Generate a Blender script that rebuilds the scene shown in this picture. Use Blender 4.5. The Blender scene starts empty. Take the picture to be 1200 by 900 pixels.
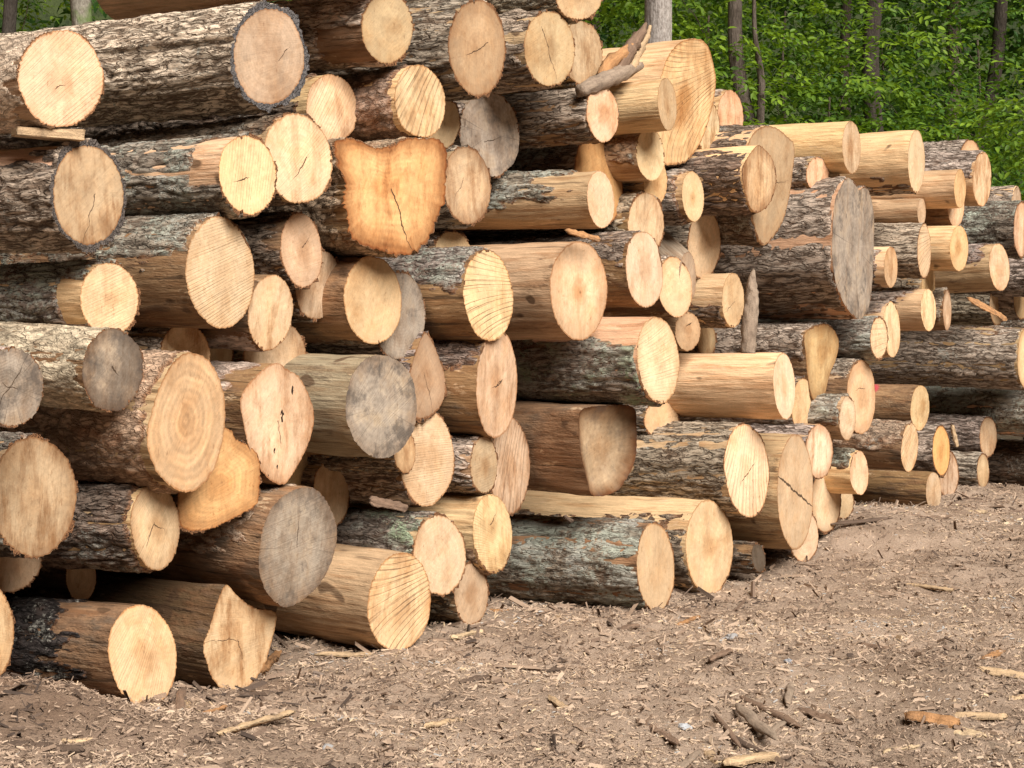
import bpy, math, random
import numpy as np
from mathutils import Vector, Matrix
random.seed(7); RNG = np.random.default_rng(11)
R = math.radians
SC = bpy.context.scene
COL = SC.collection

# ---------------------------------------------------------------- camera (1200x900 frame, focal length in pixels)
FPX, CAM_H, PITCH = 2400.0, 1.6, math.atan(100/2400)
CAM = np.array([0., 0., CAM_H])
FWD = np.array([0, math.cos(PITCH), -math.sin(PITCH)]); UPV = np.array([0, math.sin(PITCH), math.cos(PITCH)]); RGT = np.array([1., 0, 0])
cd = bpy.data.cameras.new('camera'); cam = bpy.data.objects.new('camera', cd); COL.objects.link(cam)
cam.location = CAM; cam.rotation_euler = (math.pi/2 - PITCH, 0, 0)
cd.sensor_fit = 'HORIZONTAL'; cd.sensor_width = 36; cd.lens = FPX/1200*36; cd.clip_start = .1; cd.clip_end = 2000
SC.camera = cam

def ray(px, py): return FWD + RGT*((px-600)/FPX) + UPV*((450-py)/FPX)
def at_depth(px, py, D): return CAM + ray(px, py)*(D/1.0)

# ---------------------------------------------------------------- noise
_G = np.array([[1,1,0],[-1,1,0],[1,-1,0],[-1,-1,0],[1,0,1],[-1,0,1],[1,0,-1],[-1,0,-1],[0,1,1],[0,-1,1],[0,1,-1],[0,-1,-1]], np.float32)
_P = np.random.default_rng(3).permutation(256).astype(np.int32); _P = np.concatenate([_P, _P, _P])
def pnoise(p):
    p = np.asarray(p, np.float32); f0 = np.floor(p); i = f0.astype(np.int32) & 255; f = p - f0
    u = f*f*f*(f*(f*6-15)+10); r = 0
    for dx in (0, 1):
        wx = u[:, 0] if dx else 1-u[:, 0]; a = _P[i[:, 0]+dx]
        for dy in (0, 1):
            wy = wx*(u[:, 1] if dy else 1-u[:, 1]); b = _P[a+((i[:, 1]+dy) & 255)]
            for dz in (0, 1):
                h = _P[b+((i[:, 2]+dz) & 255)] % 12; g = _G[h]
                d = g[:, 0]*(f[:, 0]-dx)+g[:, 1]*(f[:, 1]-dy)+g[:, 2]*(f[:, 2]-dz)
                r = r + d*wy*(u[:, 2] if dz else 1-u[:, 2])
    return r
def sstep(a, b, x):
    t = np.clip((x-a)/(b-a), 0, 1); return t*t*(3-2*t)

# ---------------------------------------------------------------- object helpers
def mesh_from(name, V, F, mat=None, attrs=None, smooth=True):
    """V (n,3); F (m,4) int, triangles repeat -1 in the last column"""
    me = bpy.data.meshes.new(name); V = np.asarray(V, np.float32); F = np.asarray(F, np.int32)
    tri = F[:, 3] < 0 if F.shape[1] == 4 else np.ones(len(F), bool)
    cnt = np.where(tri, 3, 4).astype(np.int32)
    flat = F.ravel(); flat = flat[flat >= 0]
    me.vertices.add(len(V)); me.vertices.foreach_set('co', V.ravel())
    me.loops.add(len(flat)); me.loops.foreach_set('vertex_index', flat.astype(np.int32))
    me.polygons.add(len(F)); st = np.concatenate([[0], np.cumsum(cnt)[:-1]]).astype(np.int32)
    me.polygons.foreach_set('loop_start', st)
    me.update(calc_edges=True)
    if smooth: me.polygons.foreach_set('use_smooth', np.ones(len(F), bool))
    else: me.polygons.foreach_set('use_smooth', np.zeros(len(F), bool))
    for k, v in (attrs or {}).items():
        a = me.attributes.new(k, 'FLOAT', 'POINT'); a.data.foreach_set('value', np.asarray(v, np.float32))
    if mat: me.materials.append(mat)
    me.validate(clean_customdata=False)
    return me
def link(name, data, parent=None, loc=(0, 0, 0)):
    o = bpy.data.objects.new(name, data); COL.objects.link(o); o.location = loc
    if parent: o.parent = parent
    return o
def tag(o, label=None, cat=None, group=None, kind=None):
    if label: o['label'] = label
    if cat: o['category'] = cat
    if group: o['group'] = group
    if kind or label: o['kind'] = kind or 'thing'
    return o
def grid_faces(nr, nc, wrap=True):
    """rows nr, columns nc (wrapped)"""
    r = np.arange(nr-1)[:, None]; c = np.arange(nc if wrap else nc-1)[None, :]; c2 = (c+1) % nc
    f = np.stack([r*nc+c, r*nc+c2, (r+1)*nc+c2, (r+1)*nc+c], -1)
    return f.reshape(-1, 4)

# ---------------------------------------------------------------- node helper
class NT:
    def __init__(s, name):
        s.m = bpy.data.materials.new(name); s.m.use_nodes = True; s.t = s.m.node_tree; s.t.nodes.clear()
        s.out = s.t.nodes.new('ShaderNodeOutputMaterial'); s.p = s.t.nodes.new('ShaderNodeBsdfPrincipled')
        s.t.links.new(s.p.outputs[0], s.out.inputs[0])
        s.p.inputs['Roughness'].default_value = .85; s.p.inputs['Specular IOR Level'].default_value = .25
    def n(s, ty, **kw):
        n = s.t.nodes.new('ShaderNode'+ty)
        for k, v in kw.items(): setattr(n, k, v)
        return n
    def put(s, sock, v):
        if isinstance(v, bpy.types.NodeSocket): s.t.links.new(v, sock)
        elif isinstance(v, (tuple, list)) and sock.type == 'RGBA' and len(v) == 3: sock.default_value = (*v, 1)
        else: sock.default_value = v
    def attr(s, a, obj=True, what='Fac'):
        n = s.n('Attribute', attribute_type='OBJECT' if obj else 'GEOMETRY', attribute_name=a); return n.outputs[what]
    def co(s): return s.n('TexCoord').outputs['Object']
    def color(s): return s.n('ObjectInfo').outputs['Color']
    def math(s, op, a, b=None, c=None, clamp=False):
        n = s.n('Math', operation=op, use_clamp=clamp); s.put(n.inputs[0], a)
        if b is not None: s.put(n.inputs[1], b)
        if c is not None: s.put(n.inputs[2], c)
        return n.outputs[0]
    def vmath(s, op, a, b=None):
        n = s.n('VectorMath', operation=op); s.put(n.inputs[0], a)
        if b is not None: s.put(n.inputs[3] if op == 'SCALE' else n.inputs[1], b)
        return n.outputs[1] if op in ('LENGTH', 'DOT_PRODUCT', 'DISTANCE') else n.outputs[0]
    def comb(s, x, y, z):
        n = s.n('CombineXYZ')
        for i, v in enumerate((x, y, z)): s.put(n.inputs[i], v)
        return n.outputs[0]
    def sep(s, v):
        n = s.n('SeparateXYZ'); s.put(n.inputs[0], v); return n.outputs
    def noise(s, v, scale=1., detail=3., rough=.55, what=0, dist=0.):
        n = s.n('TexNoise'); s.put(n.inputs['Vector'], v); n.inputs['Scale'].default_value = scale
        n.inputs['Detail'].default_value = detail; n.inputs['Roughness'].default_value = rough; n.inputs['Distortion'].default_value = dist
        return n.outputs[what]
    def map(s, v, a, b, c=0., d=1., smooth=False):
        n = s.n('MapRange', interpolation_type='SMOOTHSTEP' if smooth else 'LINEAR', clamp=True)
        for i, x in enumerate((v, a, b, c, d)): s.put(n.inputs[i], x)
        return n.outputs[0]
    def mix(s, f, a, b, mode='MIX'):
        n = s.n('Mix', data_type='RGBA', blend_type=mode); s.put(n.inputs[0], f); s.put(n.inputs[6], a); s.put(n.inputs[7], b)
        return n.outputs[2]
    def gain(s, c, f):
        return s.vmath('SCALE', c, f)
    def bump(s, h, strength=.5, dist=.01, normal=None):
        n = s.n('Bump'); s.put(n.inputs['Strength'], strength); n.inputs['Distance'].default_value = dist; s.put(n.inputs['Height'], h)
        if normal: s.put(n.inputs['Normal'], normal)
        return n.outputs[0]
    def done(s, col, normal=None, rough=None):
        s.put(s.p.inputs['Base Color'], col)
        if normal: s.put(s.p.inputs['Normal'], normal)
        if rough is not None: s.put(s.p.inputs['Roughness'], rough)
        return s.m

# ---------------------------------------------------------------- materials
def mat_cut_end():
    g = NT('sawn_end_grain'); co = g.co(); sx = g.sep(co); y, z = sx[1], sx[2]
    seed = g.attr('seed'); rn = g.attr('rn', False); sc = g.comb(seed, g.math('MULTIPLY', seed, 1.7), g.math('MULTIPLY', seed, .6))
    vs = g.vmath('ADD', co, sc)
    c = g.color()
    n1 = g.noise(vs, 5., 3., .6); n2 = g.noise(vs, 38., 3., .6); n3 = g.noise(vs, 160., 2., .6)
    # growth rings that follow the outline
    ph = g.math('ADD', g.math('MULTIPLY', rn, g.attr('rings')), g.math('MULTIPLY', n1, 2.2))
    ring = g.math('SINE', g.math('MULTIPLY', ph, 6.283))
    ring2 = g.math('SINE', g.math('MULTIPLY', ph, 2.4))
    k = g.math('MULTIPLY', g.math('MULTIPLY', g.math('ADD', g.math('MULTIPLY', ring, .03), g.math('MULTIPLY', ring2, .03)), g.attr('ringk')), g.map(n1, .3, .65))
    # rays
    dr = g.vmath('NORMALIZE', g.comb(0., y, z)); ry = g.noise(g.vmath('ADD', g.vmath('SCALE', dr, 16.), sc), 1., 2., .7)
    k = g.math('ADD', k, g.math('MULTIPLY', g.math('SUBTRACT', ry, .5), .22))
    k = g.math('ADD', k, g.math('MULTIPLY', g.math('SUBTRACT', n1, .5), .55))
    k = g.math('ADD', k, g.math('MULTIPLY', g.math('SUBTRACT', n2, .5), .42))
    k = g.math('ADD', k, g.math('MULTIPLY', g.math('SUBTRACT', n3, .5), .24))
    # saw grooves
    ang = g.attr('sawang'); ca = g.math('COSINE', ang); sa = g.math('SINE', ang)
    q = g.math('ADD', g.math('MULTIPLY', y, ca), g.math('MULTIPLY', z, sa)); p = g.math('SUBTRACT', g.math('MULTIPLY', z, ca), g.math('MULTIPLY', y, sa))
    bend = g.attr('sawbend'); q = g.math('ADD', q, g.math('MULTIPLY', bend, g.math('MULTIPLY', p, q)))
    q = g.math('ADD', q, g.math('MULTIPLY', g.math('MULTIPLY', bend, .1), g.math('MULTIPLY', p, p)))
    sf = g.attr('sawf')
    w = g.noise(g.comb(g.math('MULTIPLY', q, sf), g.math('MULTIPLY', p, 2.), seed), 1., 2., .6)
    st = g.math('SINE', g.math('ADD', g.math('MULTIPLY', q, g.math('MULTIPLY', sf, 5.)), g.math('MULTIPLY', w, 9.)))
    w2 = g.noise(g.comb(g.math('MULTIPLY', q, g.math('MULTIPLY', sf, 2.6)), g.math('MULTIPLY', p, 1.2), seed), 1., 2., .7)
    groove = g.map(g.math('ADD', g.math('MULTIPLY', st, .42), g.math('MULTIPLY', w2, .95)), .66, .92, 0., 1.)
    fine = g.noise(g.comb(g.math('MULTIPLY', q, 240.), g.math('MULTIPLY', p, 6.), seed), 1., 2., .6)
    smask = g.map(g.noise(vs, 6., 2., .5), .35, .62)
    saw = g.attr('saw'); sawm = g.math('MULTIPLY', saw, g.math('ADD', g.math('MULTIPLY', smask, .7), .3))
    gv = g.math('MULTIPLY', g.math('SUBTRACT', .2, groove), g.math('MULTIPLY', sawm, .42))
    k = g.math('ADD', k, gv)
    k = g.math('ADD', k, g.math('MULTIPLY', g.math('SUBTRACT', fine, .5), .32))
    col = g.gain(c, g.math('ADD', k, 1.))
    # hue drift, darker heart, pale sapwood, stained rim
    col = g.mix(g.map(g.noise(g.vmath('ADD', vs, (9., 3., 1.)), 7., 4., .6), .45, .75, 0., .45), col, g.mix(1., col, (1.0, .78, .55), 'MULTIPLY'))
    hm = g.map(g.math('ADD', rn, g.math('MULTIPLY', g.math('SUBTRACT', n1, .5), .7)), .12, .5, 1., 0., True)
    col = g.mix(g.math('MULTIPLY', hm, g.attr('heart')), col, g.mix(1., col, (.62, .43, .26), 'MULTIPLY'))
    pit = g.map(g.math('ADD', rn, g.math('MULTIPLY', n2, .05)), .03, .07, 1., 0., True)
    col = g.mix(g.math('MULTIPLY', pit, g.math('MULTIPLY', g.attr('heart'), .9)), col, (.16, .08, .035))
    rim = g.map(g.math('ADD', rn, g.math('MULTIPLY', g.math('SUBTRACT', n2, .5), .06)), .955, .99, 0., .75, True)
    col = g.mix(rim, col, g.mix(1., col, (.6, .42, .28), 'MULTIPLY'))
    # weathering
    gw = g.math('MULTIPLY', g.attr('grey'), g.map(g.math('ADD', g.noise(g.vmath('ADD', vs, (2., 5., 4.)), 4.5, 4., .65), g.math('MULTIPLY', g.attr('grey'), .42)), .42, .72))
    pa = g.noise(g.vmath('ADD', vs, (7., 2., 9.)), 6.5, 5., .68); gk = g.math('ADD', .08, g.math('ADD', g.math('MULTIPLY', n2, .35), g.math('ADD', g.math('MULTIPLY', ry, .45), g.math('MULTIPLY', g.map(pa, .34, .6), .5))))
    gk = g.math('MULTIPLY', g.math('ADD', gk, g.math('MULTIPLY', ring, .05)), g.map(ry, .60, .68, 1., .45)); gk = g.math('ADD', gk, g.math('MULTIPLY', g.math('SUBTRACT', fine, .5), .3))
    gcol = g.gain(g.mix(g.map(pa, .5, .66), g.attr('greycol', True, 'Color'), (.40, .31, .22)), gk)
    col = g.mix(gw, col, gcol)
    sm = g.map(g.noise(g.vmath('ADD', vs, (6., 6., 1.)), 3.6, 5., .7), .5, .68, 0., .55)
    col = g.mix(sm, col, g.mix(1., col, (.66, .52, .39), 'MULTIPLY'))
    dv = g.noise(g.vmath('MULTIPLY', g.vmath('ADD', vs, (2., 7., 3.)), (1., 2.6, .8)), 5., 5., .7); dt = g.math('MULTIPLY', g.attr('dirt'), g.map(dv, .47, .66)); col = g.mix(dt, col, g.mix(1., col, (.50, .36, .25), 'MULTIPLY'))
    rk = g.math('MULTIPLY', g.attr('rimk'), g.map(g.math('ADD', rn, g.math('MULTIPLY', g.math('SUBTRACT', n1, .5), .55)), .62, .98, 0., 1.)); col = g.mix(rk, col, g.mix(1., col, (.34, .20, .11), 'MULTIPLY'))
    mould = g.math('MULTIPLY', g.attr('grey'), g.map(g.math('ADD', g.noise(g.vmath('ADD', vs, (1., 4., 6.)), 8., 5., .7), g.math('MULTIPLY', rn, .12)), .6, .72)); col = g.mix(g.math('MULTIPLY', mould, .75), col, (.07, .06, .055))
    fl = g.noise(g.vmath('MULTIPLY', g.vmath('ADD', vs, (4., 4., 8.)), (1., 1., .35)), 60., 3., .7); col = g.mix(g.map(fl, .64, .7, 0., .5), col, g.mix(1., col, (.5, .36, .25), 'MULTIPLY'))
    ed = g.map(g.math('ADD', rn, g.math('MULTIPLY', g.math('SUBTRACT', n1, .5), .5)), .72, 1.05, 0., .4); col = g.mix(g.math('MULTIPLY', ed, g.map(n2, .4, .6)), col, g.mix(1., col, (.72, .58, .45), 'MULTIPLY'))
    spot = g.map(g.noise(g.vmath('ADD', vs, (1., 8., 3.)), 26., 3., .6), .66, .74, 0., .45)
    col = g.mix(spot, col, g.mix(1., col, (.45, .34, .26), 'MULTIPLY'))
    # radial checks
    hgt = g.math('ADD', g.math('MULTIPLY', groove, g.math('MULTIPLY', sawm, -1.)), g.math('MULTIPLY', g.math('ADD', n3, n2), .35))
    hgt = g.math('ADD', hgt, g.math('MULTIPLY', fine, .3))
    cp = g.sep(g.attr('crackpos', True, 'Vector')); yc, zc = g.math('SUBTRACT', y, cp[1]), g.math('SUBTRACT', z, cp[2])
    for i, (off, ln) in enumerate(((0., 1.), (g.attr('crackoff'), g.attr('crack2')))):
        a = g.math('ADD', g.attr('crackang'), off); ca = g.math('COSINE', a); sa = g.math('SINE', a)
        u = g.math('ADD', g.math('MULTIPLY', yc, ca), g.math('MULTIPLY', zc, sa)); v = g.math('SUBTRACT', g.math('MULTIPLY', zc, ca), g.math('MULTIPLY', yc, sa))
        v = g.math('ADD', v, g.math('MULTIPLY', g.math('SUBTRACT', g.noise(vs, 13.+3*i, 3., .6), .5), .045))
        L = g.math('MULTIPLY', g.attr('rad'), g.math('MULTIPLY', g.attr('crack'), ln))
        tpr = g.math('MULTIPLY', g.math('MULTIPLY', g.attr('crackw'), .0021), g.map(g.math('ABSOLUTE', u), g.math('MULTIPLY', L, .4), L, 1., 0.))
        m = g.math('MULTIPLY', g.math('LESS_THAN', g.math('ABSOLUTE', v), tpr), g.math('GREATER_THAN', g.math('ADD', u, g.math('MULTIPLY', L, g.attr('crackboth'))), -.004))
        col = g.mix(g.math('MULTIPLY', m, .9), col, (.05, .028, .015))
        hgt = g.math('SUBTRACT', hgt, m)
    ho = g.attr('holes'); hm2 = g.math('MULTIPLY', g.math('GREATER_THAN', g.noise(g.vmath('MULTIPLY', vs, (1., 1.2, .8)), 21., 2., .5), .64), g.math('LESS_THAN', g.math('ABSOLUTE', g.math('ADD', g.math('MULTIPLY', z, .35), g.math('ADD', y, .035))), .028))
    hm2 = g.math('MULTIPLY', hm2, ho); col = g.mix(hm2, col, (.03, .015, .01)); hgt = g.math('SUBTRACT', hgt, g.math('MULTIPLY', hm2, 2.))
    return g.done(col, g.bump(hgt, .8, .004), .8)

def mat_bark():
    g = NT('tree_bark'); co = g.co(); seed = g.attr('seed'); sc = g.comb(seed, g.math('MULTIPLY', seed, 1.3), g.math('MULTIPLY', seed, .7))
    vs = g.vmath('ADD', co, sc); h = g.attr('h', False); cap = g.attr('cap', False); c = g.color()
    st = g.vmath('MULTIPLY', vs, (.28, 1., 1.))
    n1 = g.noise(g.vmath('MULTIPLY', vs, (.5, 1., 1.)), 6., 4., .6); n2 = g.noise(st, 60., 4., .65); n3 = g.noise(vs, 180., 3., .7)
    fs = g.vmath('MULTIPLY', g.vmath('ADD', vs, g.vmath('SCALE', g.noise(vs, 9., 2., .5, 1), .05)), g.comb(g.attr('fx'), 1., 1.))
    f1 = g.math('ABSOLUTE', g.math('SUBTRACT', g.noise(fs, 31., 2., .5), .5)); f2 = g.math('ABSOLUTE', g.math('SUBTRACT', g.noise(g.vmath('ADD', fs, (3., 7., 1.)), 66., 2., .5), .5))
    fur = g.math('MULTIPLY', g.map(f1, .0, .05), g.map(f2, -.01, .045)); ridge = g.math('MULTIPLY', fur, g.map(h, 0., .5))
    k = g.math('ADD', .6, g.math('MULTIPLY', h, .26)); k = g.math('ADD', k, g.math('MULTIPLY', g.map(f1, .02, .16), .55)); k = g.math('ADD', k, g.math('MULTIPLY', g.math('SUBTRACT', n1, .5), .8))
    k = g.math('ADD', k, g.math('MULTIPLY', g.math('SUBTRACT', n2, .5), .75)); k = g.math('ADD', k, g.math('MULTIPLY', g.math('SUBTRACT', n3, .5), .5))
    col = g.gain(c, g.math('MAXIMUM', k, .15))
    crev = g.math('MULTIPLY', g.map(ridge, .0, .8, .92, 0., True), g.attr('furrow'))
    col = g.mix(crev, col, g.mix(1., col, (.40, .34, .30), 'MULTIPLY'))
    red = g.math('MULTIPLY', g.attr('red'), g.map(g.noise(g.vmath('ADD', g.vmath('MULTIPLY', vs, (.6, 1., 1.)), (5., 5., 2.)), 9., 4., .65), .52, .66))
    col = g.mix(red, col, g.gain((.30, .125, .055), g.math('ADD', .4, n2)))
    ln = g.math('ADD', g.noise(g.vmath('ADD', vs, (3., 1., 7.)), 5., 2., .5), g.math('MULTIPLY', g.noise(g.vmath('ADD', vs, (8., 1., 2.)), 42., 4., .7), 1.1))
    lic = g.math('MULTIPLY', g.map(ln, g.math('SUBTRACT', 1.32, g.math('MULTIPLY', g.attr('lichen'), .36)), g.math('SUBTRACT', 1.44, g.math('MULTIPLY', g.attr('lichen'), .36))), g.map(h, .1, .6, .25, 1.))
    lc = g.mix(g.map(n1, .4, .6), g.attr('lichcol', True, 'Color'), (.44, .42, .37))
    col = g.mix(lic, col, g.gain(lc, g.math('ADD', .5, n3)))
    ccol = g.gain(g.attr('capcol', True, 'Color'), g.math('ADD', .35, g.math('ADD', n2, g.math('MULTIPLY', n3, .4))))
    col = g.mix(cap, col, ccol)
    hh = g.math('ADD', g.math('ADD', g.math('MULTIPLY', n2, .6), g.math('MULTIPLY', n3, .4)), g.math('MULTIPLY', fur, g.attr('furrow')))
    return g.done(col, g.bump(hh, 1., .010), .92)

def mat_bare():
    g = NT('peeled_wood'); co = g.co(); seed = g.attr('seed'); sc = g.comb(seed, g.math('MULTIPLY', seed, .9), g.math('MULTIPLY', seed, 1.9))
    vs = g.vmath('ADD', co, sc); c = g.color(); st = g.vmath('MULTIPLY', vs, (.06, 1., 1.)); st2 = g.vmath('MULTIPLY', vs, (.25, 1., 1.))
    n1 = g.noise(g.vmath('MULTIPLY', vs, (.4, 1., 1.)), 7., 4., .6); n2 = g.noise(st, 75., 4., .7); n3 = g.noise(st2, 30., 4., .7); n4 = g.noise(vs, 200., 2., .6)
    k = g.math('ADD', 1., g.math('MULTIPLY', g.math('SUBTRACT', n1, .5), .7))
    k = g.math('ADD', k, g.math('MULTIPLY', g.math('SUBTRACT', n2, .5), 1.1)); k = g.math('ADD', k, g.math('MULTIPLY', g.math('SUBTRACT', n4, .5), .5))
    col = g.gain(c, g.math('MAXIMUM', k, .2))
    d = g.attr('dirty')
    n5 = g.noise(g.vmath('MULTIPLY', vs, (.55, 1., 1.)), 3.4, 5., .7); m = g.map(g.math('ADD', g.math('MULTIPLY', n3, .55), g.math('MULTIPLY', n5, .75)), g.math('SUBTRACT', .92, g.math('MULTIPLY', d, .36)), g.math('SUBTRACT', 1.08, g.math('MULTIPLY', d, .36)))
    col = g.mix(g.map(g.noise(g.vmath('ADD', g.vmath('MULTIPLY', vs, (.1, 1., 1.)), (3., 3., 9.)), 22., 4., .7), .5, .62, 0., .6), col, g.mix(1., col, (.62, .46, .34), 'MULTIPLY'))
    col = g.mix(g.math('MULTIPLY', m, .85), col, g.gain(g.mix(g.map(n1, .4, .6), (.20, .095, .045), (.13, .10, .075)), g.math('ADD', .4, n2)))
    chk = g.map(g.noise(g.vmath('ADD', st, (4., 2., 2.)), 34., 3., .6), .605, .64, 0., .85)
    col = g.mix(g.math('MULTIPLY', chk, d), col, (.06, .035, .02))
    scr = g.map(g.noise(g.vmath('ADD', g.vmath('MULTIPLY', vs, (.35, 1., 1.)), (2., 9., 4.)), 11., 5., .75), .6, .66, 0., .6); col = g.mix(scr, col, g.gain((.70, .50, .32), g.math('ADD', .5, n2)))
    kn = g.noise(g.vmath('ADD', g.vmath('MULTIPLY', vs, (.7, 1., 1.)), (5., 1., 7.)), 8., 1., .5); col = g.mix(g.map(kn, .69, .72, 0., .8), col, (.10, .055, .03))
    pk = g.math('MULTIPLY', g.attr('paint'), g.map(g.vmath('DISTANCE', co, g.attr('paintpos', True, 'Vector')), .02, .09, 1., 0.))
    pk = g.map(g.math('MULTIPLY', pk, g.math('ADD', .4, n3)), .22, .5)
    col = g.mix(g.math('MULTIPLY', pk, .75), col, (.62, .06, .10))
    return g.done(col, g.bump(g.math('ADD', g.math('ADD', n2, g.math('MULTIPLY', m, .5)), n3), .9, .008), .8)
M_END, M_BARK, M_BARE = mat_cut_end(), mat_bark(), mat_bare()
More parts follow.
